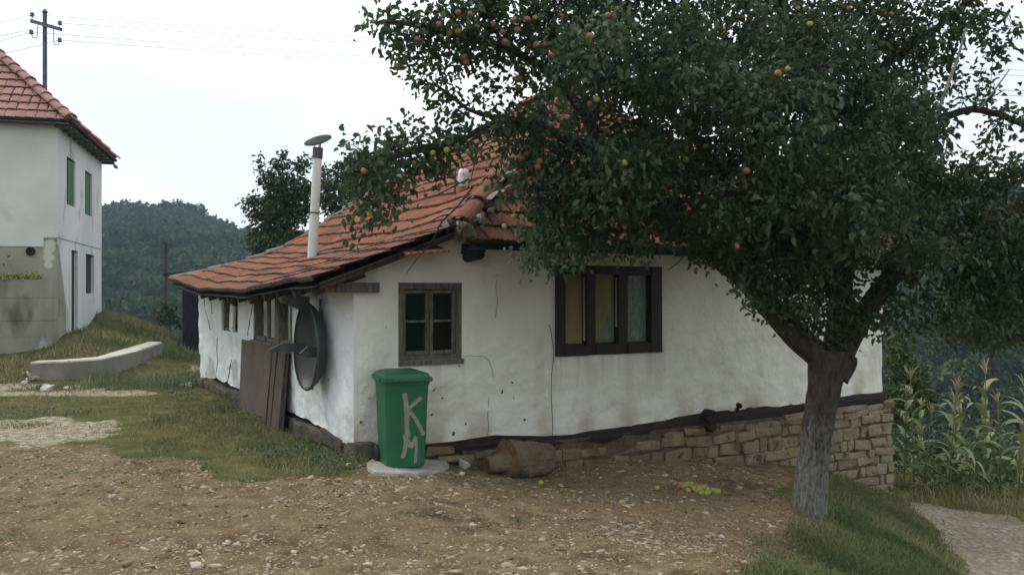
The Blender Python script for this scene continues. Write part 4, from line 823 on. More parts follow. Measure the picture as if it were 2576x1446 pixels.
def stroke(pts, w=0.016):
    w *= 1.25
    P_ = [fp(*p) for p in pts]; Q = []
    for a, b in zip(P_[:-1], P_[1:]): Q += [a.lerp(b, i / 8) for i in range(8)]
    Q.append(P_[-1]); k = len(Q); vs = []
    for i, q in enumerate(Q):
        t = (Q[min(i + 1, k - 1)] - Q[max(i - 1, 0)]).normalized(); s_ = Vector((t.z, 0, -t.x)) * w * (1 + rs.uniform(-0.12, 0.12)) * (0.6 if i in (0, k - 1) else 1)
        vs += [q + s_ + Vector((0, 0.004, 0)), q + s_ + Vector((0, -0.0022, 0)), q - s_ + Vector((0, -0.0022, 0)), q - s_ + Vector((0, 0.004, 0))]
    mb.add(vs, [(i * 4 + j, i * 4 + j + 1, i * 4 + 4 + j + 1, i * 4 + 4 + j) for i in range(k - 1) for j in range(3)] + [(0, 1, 2, 3), tuple((k - 1) * 4 + j for j in range(4))])
stroke([(548, 488), (562, 600), (572, 720), (570, 850), (580, 960)], 0.0185); stroke([(715, 545), (640, 610), (590, 655), (578, 672)], 0.014); stroke([(600, 680), (650, 760), (700, 860), (735, 945)], 0.014)
stroke([(545, 930), (562, 1000), (550, 1090), (525, 1180)], 0.016); stroke([(548, 935), (590, 1020), (615, 1060), (640, 1010), (660, 955)], 0.016); stroke([(660, 955), (662, 1100), (653, 1235)], 0.012)
mb.build('painted_letters', M['spray'], binr)
# concrete pad, rubble, brick, log
def flat_poly(name, pts, dz, th, matr, label, cat):
    W_ = [ray(*p) for p in pts]; c = np.mean(W_, 0); mb_ = MB(); n = len(W_); top, bot = [], []
    for a, b in W_: top.append((a - c[0], b - c[1], hz(a, b) + dz)); bot.append((a - c[0], b - c[1], hz(a, b) + dz - th))
    mb_.add(top + bot, [tuple(range(n)), tuple(reversed(range(n, 2 * n)))] + [(i, n + i, n + (i + 1) % n, (i + 1) % n) for i in range(n)])
    o = mb_.build(name, matr, loc=(c[0], c[1], 0)); return tag(o, label, cat)
flat_poly('concrete_pad', [(922, 1180), (925, 1192), (945, 1200), (975, 1203), (1000, 1207), (1030, 1203), (1050, 1205), (1075, 1197), (1105, 1196), (1130, 1184), (1122, 1172), (1100, 1160), (1060, 1150), (960, 1148)], 0.04, 0.16, M['slab'], 'broken pale concrete pad under the green bin', 'slab')
def rock(name, px, py, s, matr, label, cat, seed, fl=0.7, group=None):
    rr = random.Random(seed); w = ray(px, py); mb_ = MB(); mb_.hull([Vector((rr.gauss(0, 1), rr.gauss(0, 1), rr.gauss(0, 1))).normalized() * rr.uniform(0.75, 1.15) for _ in range(16)])
    mb_.v = [(a * s, b * s * 0.8, c * s * fl) for a, b, c in mb_.v]; o = mb_.build(name, matr, loc=(w[0], w[1], hz(*w) + s * fl * 0.6)); o.rotation_euler = (rr.uniform(-.3, .3), rr.uniform(-.3, .3), rr.uniform(0, 3)); return tag(o, label, cat, group)
rock('rubble_stone', 1165, 1178, 0.075, M['rubble'], 'whitish upright lump of rubble left of the log', 'stone', 4, 1.0)
rock('rubble_stone', 1106, 1168, 0.045, M['rubble'], 'small pale rubble lump just right of the green bin', 'stone', 6)
rock('rubble_stone', 1161, 1198, 0.04, M['rubble'], 'small cream stone below the whitish upright lump', 'stone', 8)
rock('rubble_stone', 1137, 1168, 0.05, M['clod'], 'earthy brown lump behind the small pale rubble', 'stone', 9)
rock('rubble_stone', 1115, 1150, 0.06, M['clod'], 'brown lump of clay against the wall foot by the red brick', 'stone', 12)
rock('field_stone', 495, 1430 // 1, 0.05, M['rubble'], 'white stone at the lower left edge of the bare earth', 'stone', 14, 0.5)
rock('field_stone', 1795, 1352, 0.05, M['pebble'], 'flat cream stone on the earth left of the tree trunk', 'stone', 15, 0.4)
rock('field_stone', 1815, 1356, 0.04, M['rubble'], 'smaller cream stone touching the flat one left of the trunk', 'stone', 16, 0.5)
for i, (px, py) in enumerate([(65, 935), (82, 940), (92, 950), (70, 950), (100, 972), (120, 978), (168, 976), (60, 962)]):
    rock('rubble_stone', px, py + 6, 0.08 + 0.03 * (i % 3), M['rubble'], 'pale rubble stone tumbled at the near end of the low concrete kerb wall', 'stone', 30 + i, 0.6, 'rubble at the end of the kerb wall')
w = ray(1085, 1160); mb = MB(); mb.rbox((0, 0, 0.045), (0.24, 0.11, 0.085), 0.25, 0.006); o = mb.build('brick', M['brick'], loc=(w[0], w[1], hz(*w) + 0.03)); o.rotation_euler = (0.1, 0.15, R(18)); tag(o, 'broken red brick leaning behind the green bin', 'brick')
A = Vector(ray(1248, 1203) + (0,)); B = Vector(ray(1385, 1203) + (0,)); A = P(1272, 1150, 8.95); B = P(1372, 1152, 9.3)
lr = 47 / FOC * 9.1; A.z = hz(A.x, A.y) + lr * 0.92; B.z = hz(B.x, B.y) + lr * 0.92
log = thing('log', (A + B) / 2 - Vector((0, 0, lr)), 'thick short log with peeling bark and a sawn branch stub, lying by the foundation', 'log'); O_ = -(A + B) / 2 + Vector((0, 0, lr))
def bumpy_tube(path, rad, n, seed, amp):
    mb_ = MB(); mb_.tube(path, rad, n); c = [Vector(p) for p in path]
    for i, v in enumerate(mb_.v):
        v = Vector(v); ce = c[min(i // n, len(c) - 1)]; mb_.v[i] = tuple(ce + (v - ce) * (1 + amp * fb1(v.x, v.y, v.z, 6, 3, seed)))
    return mb_
mb = bumpy_tube([A.lerp(B, i / 10) + O_ for i in range(11)], [lr * (1.08, 1.04, 1, .97, .96, .95, .96, .95, .94, .93, .90)[i] for i in range(11)], 22, 3, 0.13); mb.build('trunk', M['log_bark'], log)
S0 = A.lerp(B, 0.12) + O_; S1 = S0 + Vector((-0.24, -0.14, -0.03)); mb = bumpy_tube([S0.lerp(S1, i / 4) for i in range(5)], [lr * .75, lr * .62, lr * .52, lr * .47, lr * .45], 16, 5, 0.14); mb.build('branch_stub', M['log_bark'], log)
d_ = (A - B).normalized(); q_ = d_.to_track_quat('Z', 'Y').to_matrix().to_4x4(); mb = MB(); mb.lathe([(0, 0.012), (lr * 0.5, 0.014), (lr * 0.98, 0.006), (lr * 1.0, -0.01)], 22, M=Matrix.Translation(A + O_) @ q_); mb.build('sawn_end', M['log_end'], log)
d_ = (S1 - S0).normalized(); q_ = d_.to_track_quat('Z', 'Y').to_matrix().to_4x4(); mb = MB(); mb.lathe([(0, 0.01), (lr * 0.42, 0.008), (lr * .43, -0.01)], 16, M=Matrix.Translation(S1) @ q_); mb.build('sawn_end', M['log_end'], log)
# fallen apples
def apple_mesh(nm, matr, r=0.032):
    mb_ = MB(); mb_.lathe([(0, -r * 0.78), (r * .35, -r * .86), (r * .75, -r * .62), (r, -r * .05), (r * .92, r * .45), (r * .6, r * .8), (r * .28, r * .82), (0, r * .66)], 12)
    me_ = bpy.data.meshes.new(nm); me_.from_pydata(mb_.v, [], mb_.f); me_.materials.append(matr); me_.polygons.foreach_set('use_smooth', [True] * len(me_.polygons)); return me_
AG, AR = apple_mesh('apple_green', M['apple_green']), apple_mesh('apple_red', M['apple_red'])
random.seed(12)
for i in range(44):
    f = random.random(); px = 1690 + 112 * f + random.uniform(-6, 6); py = 1229 + 14 * f + random.uniform(-8, 9) * (1 - abs(f - .5)); w = ray(px, py); g_ = random.random() < 0.78
    o = link('fallen_apple', AG if g_ else AR, None, (w[0], w[1], hz(*w) + 0.024), (random.uniform(0, 3), random.uniform(0, 3), 0), (random.uniform(.85, 1.1),) * 3)
    tag(o, 'yellow-green windfall apple in the small heap on the earth under the tree' if g_ else 'reddish windfall apple in the small heap on the earth under the tree', 'apple', 'heap of windfall apples')
for i, (px, py, lb) in enumerate([(878, 1184, 'yellow windfall apple in the grass left of the green bin'), (783, 1080, 'yellow windfall apple in the grass below the leaning boards'), (1652, 1237, 'lone yellow windfall apple left of the heap'), (1360, 1226, 'lone green windfall apple below the log'), (1565, 1277, 'lone green windfall apple on the earth below and left of the heap')]):
    w = ray(px, py); tag(link('fallen_apple', AG, None, (w[0], w[1], hz(*w) + 0.03)), lb, 'apple')
# metal pan hanging on the side wall
s0, zc = Sw(816, 862); base = toW(-0.16, s0, zc); pan = thing('hanging_pan', toW(-0.06, s0, zc - 0.55), 'dark oval metal pan with two brackets hung on the side wall', 'metal pan', rz=HROT)
off = Vector((0, 0, 0.55)); mb = MB(); k = 28; rings = []
for (f, dep) in ((1.0, -0.16), (1.02, -0.145), (1.0, -0.13), (0.9, -0.07), (0.72, -0.025), (0.4, 0.0), (0.0, 0.005)):
    rings.append([Vector((dep - 0.09 * (0.0), 0.32 * f * math.cos(6.283 * i / k) * (1 - 0.10 * math.sin(6.283 * i / k)), 0.465 * f * math.sin(6.283 * i / k) - 0.03 * f)) + off for i in range(k)])
# tip the bowl so that its open side turns towards the road
mt = Matrix.Translation(off) @ Matrix.Rotation(R(5), 4, 'Z') @ Matrix.Translation(-off); rings = [[mt @ v for v in r_] for r_ in rings]
loft(rings[::-1], mb, cap=False); pb = mb.build('bowl', M['pan'], pan, True); sm = pb.modifiers.new('thickness', 'SOLIDIFY'); sm.thickness = 0.008
def plate(pts, parent, name, th=0.02):
    mb_ = MB(); n = len(pts); a = [mt @ (Vector((p[0], p[2] if len(p) > 2 else 0, p[1])) + off) for p in pts]; b = [v + mt.to_3x3() @ Vector((0, th, 0)) for v in a]
    mb_.add(a + b, [tuple(range(n)), tuple(reversed(range(n, 2 * n)))] + [(i, n + i, n + (i + 1) % n, (i + 1) % n) for i in range(n)]); return mb_.build(name, M['metal_dark'], parent)
plate([(-0.10, 0.50), (-0.33, 0.52), (-0.42, 0.49), (-0.40, 0.44), (-0.28, 0.40), (-0.12, 0.33)], pan, 'top_hook', 0.10)
plate([(-0.05, -0.02, 0.26), (-0.30, 0.0, 0.26), (-0.46, -0.07, 0.26), (-0.44, -0.11, 0.26), (-0.30, -0.10, 0.26), (-0.06, -0.12, 0.26)], pan, 'bracket', 0.03)
plate([(-0.01, -0.05, -0.08), (-0.16, -0.03, -0.08), (-0.25, -0.10, -0.08), (-0.16, -0.15, -0.08), (0.0, -0.14, -0.08)], pan, 'bracket', 0.03)
mb = MB(); mb.tube([mt @ (Vector((-0.012, -0.07, 0.48)) + off), mt @ (Vector((-0.03, -0.06, -0.1)) + off), mt @ (Vector((-0.09, -0.02, -0.5)) + off)], 0.016, 6); mb.build('rib', M['metal_dark'], pan)
mb = MB(); mb.tube([(-0.03, 0.0, 1.03), (-0.05, 0.03, 1.10), (-0.02, 0.0, 1.26)], 0.006, 5); mb.build('hanging_wire', M['wire_dark'], pan)
# boards leaning on the side wall
def leaning(pxl, pxr, ytl, ybot, name, matr, label, th=0.03, out=0.28, batt=None, extra=0.0):
    sl, sr = Sw(pxl, 0)[0], Sw(pxr, 0)[0]; sm_ = (sl + sr) / 2; zt = Sw((pxl + pxr) / 2, ytl)[1]; g_ = float(height(*toW(-0.2, sm_, 0).xy)[0]) - 0.02
    o = thing(name, toW(-out, sm_, g_), label, 'board', rz=HROT); w = abs(sl - sr) / 2; H_ = zt - g_; a = math.atan2(out - 0.08, H_); m_ = Matrix.Rotation(a, 4, 'Y')
    mb_ = MB(); mb_.box((0, -w, 0), (th, w, H_ / math.cos(a)), M=m_, jit=0.012); mb_.build('panel', matr, o)
    mb_ = MB()
    for (y0, y1) in (batt or []): mb_.box((-0.02, w * y0, 0.01), (-0.001, w * y1, H_ / math.cos(a) - 0.02), M=m_, jit=0.004)
    if batt: mb_.build('batten', M['old_wood'], o)
    return o
leaning(622, 704, 862, 1040, 'leaning_board', M['board'], 'large brown board leaning on the side wall below the grey window', 0.03, 0.13)
leaning(700, 738, 880, 1045, 'leaning_board', M['old_wood'], 'narrow grey-brown panel with battens leaning in front of the large board', 0.04, 0.17, [(-1.0, -0.72), (0.15, 0.4), (0.8, 1.0)])
# ---------------------------------------------------------------- shed behind the far end
sh = thing('shed', P(478, 868, 24.8), 'dark wooden shed behind the far end of the cottage', 'shed', rz=R(10)); g_ = sh.location.z
mb = MB(); Hs = P(0, 690, 24.8).z - g_
for i in range(22): mb.box((-0.20 + i * 0.14, 0 + random.uniform(0, .02), -0.3), (-0.065 + i * 0.14, 0.05, Hs + random.uniform(-.02, .02)))
for i in range(16): mb.box((-0.22, 0.06 + i * 0.14, -0.3), (-0.17, 0.195 + i * 0.14, Hs))
mb.box((2.85, 0.06, -0.3), (2.9, 2.4, Hs)); mb.box((-0.17, 2.3, -0.3), (2.85, 2.4, Hs)); mb.build('wall', M['black_wood'], sh)
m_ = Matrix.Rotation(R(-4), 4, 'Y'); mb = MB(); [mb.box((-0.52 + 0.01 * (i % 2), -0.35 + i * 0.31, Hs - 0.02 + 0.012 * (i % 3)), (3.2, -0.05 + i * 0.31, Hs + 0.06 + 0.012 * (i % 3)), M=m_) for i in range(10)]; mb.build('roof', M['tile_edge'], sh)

# ---------------------------------------------------------------- tall white house on the left
NC = Vector((-10.99, 20.6, 0)); NR = R(16.1); NB = -1.4
house = thing('tall_house', (NC.x, NC.y, NB), 'two-storey white rendered house with a hipped tile roof and green shutters', 'house', rz=NR)
NX = Vector((math.cos(NR), math.sin(NR), 0)); NY = Vector((-math.sin(NR), math.cos(NR), 0)); NU = (0, 0, -NB)
def Ns(px, py):                                # point on its side wall: distance along, height
    r = (px - CX) / FOC; y = (r * NC.y - NC.x) / (NY.x - r * NY.y); return y, (HY - py) / FOC * (NC.y + NY.y * y)
def Nf(px, py):                                # point on its front wall: x (negative), height
    r = (px - CX) / FOC; x = (r * NC.y - NC.x) / (NX.x - r * NX.y); return x, (HY - py) / FOC * (NC.y + NX.y * x)
HW, HD, EV = 7.0, 5.75, 4.16; zmid = Nf(60, 620)[1]
holes_u = []; lay = []
for (a, b, yt, yb) in ((168, 190, 400, 518), (214, 232, 434, 542)):
    ya, yb_ = Ns(a, 0)[0], Ns(b, 0)[0]; zt = Ns((a + b) / 2, yt)[1]; zb = Ns((a + b) / 2, yb)[1]; holes_u.append((ya, yb_, zb, zt))
dy0, dy1 = Ns(182, 0)[0], Ns(198, 0)[0]; door = (dy0, dy1, Ns(190, 838)[1], Ns(190, 630)[1])
wy0, wy1 = Ns(218, 0)[0], Ns(239, 0)[0]; wlow = (wy0, wy1, Ns(228, 738)[1], Ns(228, 640)[1])
def panel_wall(mb_, x, y0, y1, z0, z1, holes, dep=0.18):
    ys_ = sorted({y0, y1, *[h[0] for h in holes], *[h[1] for h in holes]}); zs2 = sorted({z0, z1, *[h[2] for h in holes], *[h[3] for h in holes]})
    for i in range(len(ys_) - 1):
        for j in range(len(zs2) - 1):
            yc, zc_ = (ys_[i] + ys_[i + 1]) / 2, (zs2[j] + zs2[j + 1]) / 2
            if any(h[0] < yc < h[1] and h[2] < zc_ < h[3] for h in holes): continue
            mb_.add([(x, ys_[i], zs2[j]), (x, ys_[i + 1], zs2[j]), (x, ys_[i + 1], zs2[j + 1]), (x, ys_[i], zs2[j + 1])], [(0, 1, 2, 3)])
    for h in holes:
        c = [(h[0], h[2]), (h[1], h[2]), (h[1], h[3]), (h[0], h[3])]
        mb_.add([(x, a, b) for a, b in c] + [(x - dep, a, b) for a, b in c], [(i, (i + 1) % 4, 4 + (i + 1) % 4, 4 + i) for i in range(4)])
zside = Ns(200, 612)[1]
mb = MB(); mb.box((-HW, 0, zmid), (-0.66, HD, EV)); mb.add([(-0.66, 0, zmid + 0.22), (0, 0, zmid + 0.22), (0, 0, EV), (-0.66, 0, EV)], [(0, 1, 2, 3)]); mb.add([(-0.66, 0, zmid), (-0.30, 0, zmid), (-0.30, 0, zmid + 0.22), (-0.66, 0, zmid + 0.22)], [(0, 1, 2, 3)])
for v in range(len(mb.v)): pass
mb.build('upper_wall', M['house_white'], house, loc=NU)
mb = MB(); panel_wall(mb, 0.0, 0, HD, zside, EV, holes_u, 0.09); mb.add([(0.002, HD, -2.5), (-HW, HD, -2.5), (-HW, HD, EV), (0.002, HD, EV)], [(0, 1, 2, 3)]); mb.build('side_wall', M['house_side'], house, loc=NU)
mb = MB(); panel_wall(mb, -0.02, 0.02, HD, -2.5, zside, [door, wlow], 0.13); mb.build('side_wall', M['house_side'], house, loc=NU)
mb = MB(); mb.box((-HW, 0.02, -2.5), (-0.021, 0.3, zmid + 0.22)); mb.build('lower_wall', M['house_cement'], house, loc=NU)
mb = MB(); y_ = 0.0
vs = [(-0.008, 0.022, -2.5), (-0.008, 1.05, -2.5), (-0.008, 0.95, -0.3), (-0.008, 0.62, 0.35), (-0.008, 0.32, 0.9), (-0.008, 0.12, 1.15), (-0.008, 0.022, 1.2)]; mb.add(vs + [(v[0] - 0.03, v[1], v[2]) for v in vs], [tuple(range(7))] + [(i, (i + 1) % 7, 7 + (i + 1) % 7, 7 + i) for i in range(7)]); mb.build('cement_patch', M['house_cement'], house, loc=NU)
for h in holes_u:
    mb = MB(); gw_ = (h[1] - h[0]) * 0.36; mb.box((-0.12, h[0], h[2]), (-0.085, h[0] + gw_, h[3])); mb.box((-0.12, h[0] + gw_, h[3] - 0.08), (-0.085, h[1], h[3])); fr = mb.build('window', M['window_brown'], house, loc=NU)
    mb = MB(); n = 14; zz = h[2]
    while zz < h[3] - 0.09: mb.box((-0.10, h[0] + gw_, zz), (-0.045, h[1] - 0.01, zz + 0.05), M=None); zz += 0.056
    mb.build('shutter', M['shutter'], fr); fr['label'] = 'tall upper window with a green shutter'
mb = MB(); mb.box((-0.14, door[0], door[2] - 0.2), (-0.115, door[1], door[3])); dr = mb.build('door', M['window_brown'], house, loc=NU); dr['label'] = 'dark narrow doorway in the side wall'
mb = MB(); mb.box((-0.15, wlow[0], wlow[2]), (-0.12, wlow[1], wlow[3])); fr = mb.build('window', M['black_wood'], house, loc=NU)
mb = MB(); [mb.box((-0.119, a, wlow[2] + .02), (-0.105, a + 0.05, wlow[3] - .02)) for a in np.linspace(wlow[0] + .03, wlow[1] - .08, 4)]; mb.build('frame', M['grey_wood'], fr)
# drain hole: pipe ring, its shaded depth painted as a black disc
x_, z_ = Nf(77, 632); mb = MB(); mb.lathe([(0.085, 0.03), (0.10, 0.03), (0.10, -0.02), (0.085, -0.01), (0, -0.011)], 18, M=Matrix.Translation((x_, -0.012, z_)) @ Matrix.Rotation(R(90), 4, 'X')); mb.build('drain_hole', M['inside'], house, loc=NU)
# its roof
OV, EZ = 0.36, 4.13; SL = 0.93; WX = HW + 2 * OV; WY = HD + 2 * OV; HH = WY / 2
def pz(d): return EZ + SL * d
rows = [0.0]
while rows[-1] < HH: rows.append(rows[-1] + 0.247)
rows[-1] = HH
fx0, fx1 = -HW - OV, OV
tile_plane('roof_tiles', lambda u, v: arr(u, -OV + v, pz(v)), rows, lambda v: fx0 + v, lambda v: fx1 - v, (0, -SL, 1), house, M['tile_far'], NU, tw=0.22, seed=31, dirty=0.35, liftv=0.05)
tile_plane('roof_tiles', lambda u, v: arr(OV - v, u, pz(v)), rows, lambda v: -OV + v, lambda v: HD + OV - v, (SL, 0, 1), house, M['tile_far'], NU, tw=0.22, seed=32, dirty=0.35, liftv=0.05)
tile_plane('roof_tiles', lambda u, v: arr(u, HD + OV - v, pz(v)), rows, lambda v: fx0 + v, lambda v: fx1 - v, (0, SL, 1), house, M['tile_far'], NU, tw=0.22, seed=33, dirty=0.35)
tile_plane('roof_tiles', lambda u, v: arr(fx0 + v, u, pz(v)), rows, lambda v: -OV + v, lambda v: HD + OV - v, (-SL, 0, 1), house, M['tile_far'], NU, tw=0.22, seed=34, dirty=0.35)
top = pz(HH) + 0.02
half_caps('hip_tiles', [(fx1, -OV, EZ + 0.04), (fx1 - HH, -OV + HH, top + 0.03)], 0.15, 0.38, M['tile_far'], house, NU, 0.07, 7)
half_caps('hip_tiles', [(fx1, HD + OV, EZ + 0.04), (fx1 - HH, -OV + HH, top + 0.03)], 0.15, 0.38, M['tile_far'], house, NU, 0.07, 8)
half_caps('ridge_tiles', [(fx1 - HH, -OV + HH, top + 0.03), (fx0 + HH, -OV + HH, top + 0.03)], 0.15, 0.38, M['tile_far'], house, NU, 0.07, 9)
mb = MB(); mb.add([(fx0 + .02, -OV + .02, EZ - .06), (fx1 - .02, -OV + .02, EZ - .06), (fx1 - .02, HD + OV - .02, EZ - .06), (fx0 + .02, HD + OV - .02, EZ - .06), (fx0 + HH, HD / 2, pz(HH) - .08), (fx1 - HH, HD / 2, pz(HH) - .08)], [(0, 1, 5, 4), (1, 2, 5), (2, 3, 4, 5), (3, 0, 4), (3, 2, 1, 0)])
for y_ in np.arange(-0.1, HD + 0.3, 0.6): mb.box((-0.05, y_, EZ - 0.12), (OV - 0.03, y_ + 0.07, EZ - 0.065))
mb.box((OV - 0.05, HD + 0.1, EZ - 0.2), (OV + 0.02, HD + OV + 0.15, EZ - 0.13)); mb.build('eaves', M['grey_wood'], house, loc=NU)
# concrete terrace wall in front of it with plants on top
tw_ = thing('terrace_wall', (NC.x, NC.y, NB), 'stained concrete terrace wall at the foot of the tall white house', 'wall', rz=NR)
zt = (HY - 703) / FOC * 20.1
mb = MB(); h_ = [-2.6, -1.0, -0.62, -0.08, zt]
for i in range(4): mb.box((-7.5, -0.62 + 0.008 * (i % 2), h_[i] + 0.004), (0.02, -0.001, h_[i + 1] - 0.004), jit=0.003)
mb.box((-7.4, -0.6, -2.6), (0.0, -0.05, zt - 0.02)); mb.build('concrete', M['concrete'], tw_, loc=NU)
# low kerb wall
kp = [(76, 957, 911), (160, 957, 908), (262, 952, 901), (340, 925, 884), (408, 896, 860)]
fr_pts = []
for px, yb, yt in kp:
    x_, y_ = ray(px, yb); z_ = (HY - yt) / FOC * y_; fr_pts.append((x_, y_, z_))
kb = thing('kerb_wall', (fr_pts[2][0], fr_pts[2][1], hz(*fr_pts[2][:2])), 'low concrete retaining kerb wall with a top coloured as sunlit beside the grass mound', 'low wall'); O_ = Vector(kb.location)
mb = MB(); mt_ = MB(); n = len(fr_pts); F_, Bk = [], []
for i, p in enumerate(fr_pts):
    a = Vector(fr_pts[max(i - 1, 0)][:2]); b = Vector(fr_pts[min(i + 1, n - 1)][:2]); d_ = (b - a).normalized(); nn = Vector((-d_.y, d_.x)) * (0.42 if i in (1, 2, 3) else 0.3)
    F_.append(Vector(p) - O_); Bk.append(Vector((p[0] + nn.x, p[1] + nn.y, p[2] + 0.01)) - O_)
dn = Vector((0, 0, -1.0)); cp = Vector((0, 0, -0.035))
vs = [q for a, b in zip(F_, Bk) for q in (a + dn, a + cp, b + cp, b + dn)]; mb.add(vs, [(i * 4 + j, i * 4 + j + 1, i * 4 + 5 + j, i * 4 + 4 + j) for i in range(n - 1) for j in range(3)] + [(0, 1, 2, 3), tuple((n - 1) * 4 + j for j in range(4))]); mb.build('wall_face', M['kerb_face_shaded'], kb)
vs = [q + Vector((random.uniform(-.01, .01), random.uniform(-.01, .01), 0)) for a, b in zip(F_, Bk) for q in (a + cp + Vector((0, -0.012, 0.002)), a + Vector((0, -0.012, 0)), b, b + cp)]; mt_.add(vs, [(i * 4 + j, i * 4 + (j + 1) % 4, i * 4 + 4 + (j + 1) % 4, i * 4 + 4 + j) for i in range(n - 1) for j in range(4)] + [(0, 1, 2, 3), tuple((n - 1) * 4 + j for j in range(4))]); mt_.build('coping', M['kerb_top_lit'], kb)

# ---------------------------------------------------------------- power poles and lines
pb_ = P(113, 30, 36); gz = hz(pb_.x, pb_.y)
pole = thing('power_pole', (pb_.x, pb_.y, gz - 0.3), 'tall steel power pole with crossarm and four insulators behind the tall house', 'power pole', rz=R(28)); Hp = pb_.z - gz + 0.3
mb = MB(); mb.box((-0.085, -0.085, 0), (-0.06, 0.085, Hp)); mb.box((0.06, -0.085, 0), (0.085, 0.085, Hp)); mb.box((-0.06, -0.012, 0), (0.06, 0.012, Hp)); mb.lathe([(0, Hp + 0.13), (0.06, Hp + 0.09), (0.13, Hp - 0.02), (0, Hp - 0.02)], 10); mb.build('post', M['pole_metal'], pole)
m1 = 1 / FOC * 36
mb = MB(); zc_ = Hp - 35 * m1; cr_ = Matrix.Translation((0, -0.1, zc_)) @ Matrix.Rotation(R(10), 4, 'Y'); mb.box((-0.55, -0.03, -0.07), (0.66, 0.03, -0.05), M=cr_); mb.box((-0.55, -0.03, 0.05), (0.66, 0.03, 0.07), M=cr_); mb.box((-0.55, -0.008, -0.05), (0.66, 0.008, 0.05), M=cr_); mb.build('crossarm', M['pole_metal'], pole)
ins = []
for (x_, z_, hk) in ((-0.47, zc_ + 0.34, 0), (0.56, zc_ + 0.14, 0), (-0.50, zc_ - 0.40, 1), (0.55, zc_ - 0.58, 1)):
    mb = MB()
    if hk: xi = x_ + (0.22 if x_ < 0 else -0.22); mb.tube([(xi, -0.1, zc_ - 0.05), (xi, -0.1, z_ - 0.1), (xi + (x_ - xi) * .25, -0.1, z_ - 0.2), (xi + (x_ - xi) * .75, -0.1, z_ - 0.2), (x_, -0.1, z_ - 0.02)], 0.017, 6)
    else: mb.tube([(x_, -0.1, zc_), (x_, -0.1, z_)], 0.018, 6)
    mb.build('insulator_pin', M['pole_metal'], pole)
    mb = MB(); mb.lathe([(0, -0.05), (0.09, -0.05), (0.10, -0.02), (0.055, 0.0), (0.085, 0.03), (0.08, 0.09), (0.05, 0.115), (0, 0.12)], 12, M=Matrix.Translation((x_, -0.1, z_))); mb.build('insulator', M['porcelain'], pole, True)
    ins.append(Matrix.Translation(pole.location) @ Matrix.Rotation(R(28), 4, 'Z') @ Vector((x_, -0.1, z_ + 0.02)))
def wire(name, a, b, sag, label, group, r=0.010):
    n = 40; pts = [a.lerp(b, i / n) - Vector((0, 0, sag * 4 * (i / n) * (1 - i / n))) for i in range(n + 1)]; o = MB().tube([p - a for p in pts], r, 4).build(name, M['wire'], loc=a); return tag(o, label, 'wire', group)
ends_r = [(3200, 196, 40), (3200, 208, 40.6), (3200, 250, 40), (3200, 262, 40.6)]; nm_ = ['upper left', 'upper right', 'lower left', 'lower right']
for i in range(4):
    wire('power_line', ins[i], P(*ends_r[i]), 0.35, f'thin power line running right across the sky from the {nm_[i]} insulator', 'power lines running right')
for i, e in enumerate([(-700, 175, 28), (-700, 195, 28.5), (-700, 245, 28), (-700, 260, 28.5)]):
    wire('power_line', ins[i], P(*e), 0.2, f'short power line leaving the frame at left from the {nm_[i]} insulator', 'power lines running left')
pb_ = P(417, 610, 40); gz = hz(pb_.x, pb_.y); pl = thing('utility_pole', (pb_.x, pb_.y, gz - 0.3), 'slim dark wooden pole standing before the wooded hill between the two houses', 'pole'); Hp = pb_.z - gz + 0.3
mb = MB(); mb.tube([(-0.05, 0, 0), (0, 0, Hp)], [0.09, 0.075], 10); mb.build('post', M['pole_wood'], pl)
mb = MB(); mb.box((-0.13, -0.12, Hp - 0.14), (0.30, -0.06, Hp - 0.06)); mb.tube([(-0.1, -0.09, Hp - 0.1), (-0.1, -0.09, Hp + 0.06)], 0.04, 7); mb.tube([(0.26, -0.09, Hp - 0.22), (0.26, -0.09, Hp - 0.02)], 0.04, 7); mb.build('crossarm', M['pole_wood'], pl)
for i, (px, py, d, h_, lb) in enumerate([(388, 822, 26.6, 0.55, 'short wooden fence post near the foot of the slope'), (303, 768, 27.0, 0.5, 'weathered stub of a fence post at the top of the grass mound')]):
    p_ = P(px, py, d); g_ = hz(p_.x, p_.y); o = bumpy_tube([(0, 0, -0.2), (0.01, 0, h_ * .5), (0.0, 0, h_ + 0.05)], [0.055, 0.05, 0.045], 8, i, 0.15).build('fence_post', M['grey_wood'], loc=(p_.x, p_.y, g_)); tag(o, lb, 'post')

# ---------------------------------------------------------------- foliage
def leaves_arrays(pos, dirv, ln, wd, droop=0.25, r_=rng):
    n = len(pos); d = dirv / (np.linalg.norm(dirv, axis=1)[:, None] + 1e-9); rv = r_.normal(size=(n, 3)); rv[:, 2] += 0.9
    s = np.cross(d, rv); s /= np.linalg.norm(s, axis=1)[:, None] + 1e-9; nn = np.cross(s, d); l3, w3 = ln[:, None], wd[:, None]
    b = pos; tip = pos + d * l3 - np.array([0, 0, 1.0]) * l3 * droop
    m1 = pos + d * l3 * 0.38; m2 = pos + d * l3 * 0.75 - np.array([0, 0, 1.0]) * l3 * droop * 0.5; up = nn * w3 * 0.28
    V = np.stack([b, m1 + s * w3 * .5 + up, m2 + s * w3 * .36 + up, tip, m2 - s * w3 * .36 + up, m1 - s * w3 * .5 + up], 1).reshape(-1, 3)
    o = (np.arange(n) * 6)[:, None]; F = np.concatenate([np.array([[0, 1, 2, 3]]) + o, np.array([[0, 3, 4, 5]]) + o]); return V, F
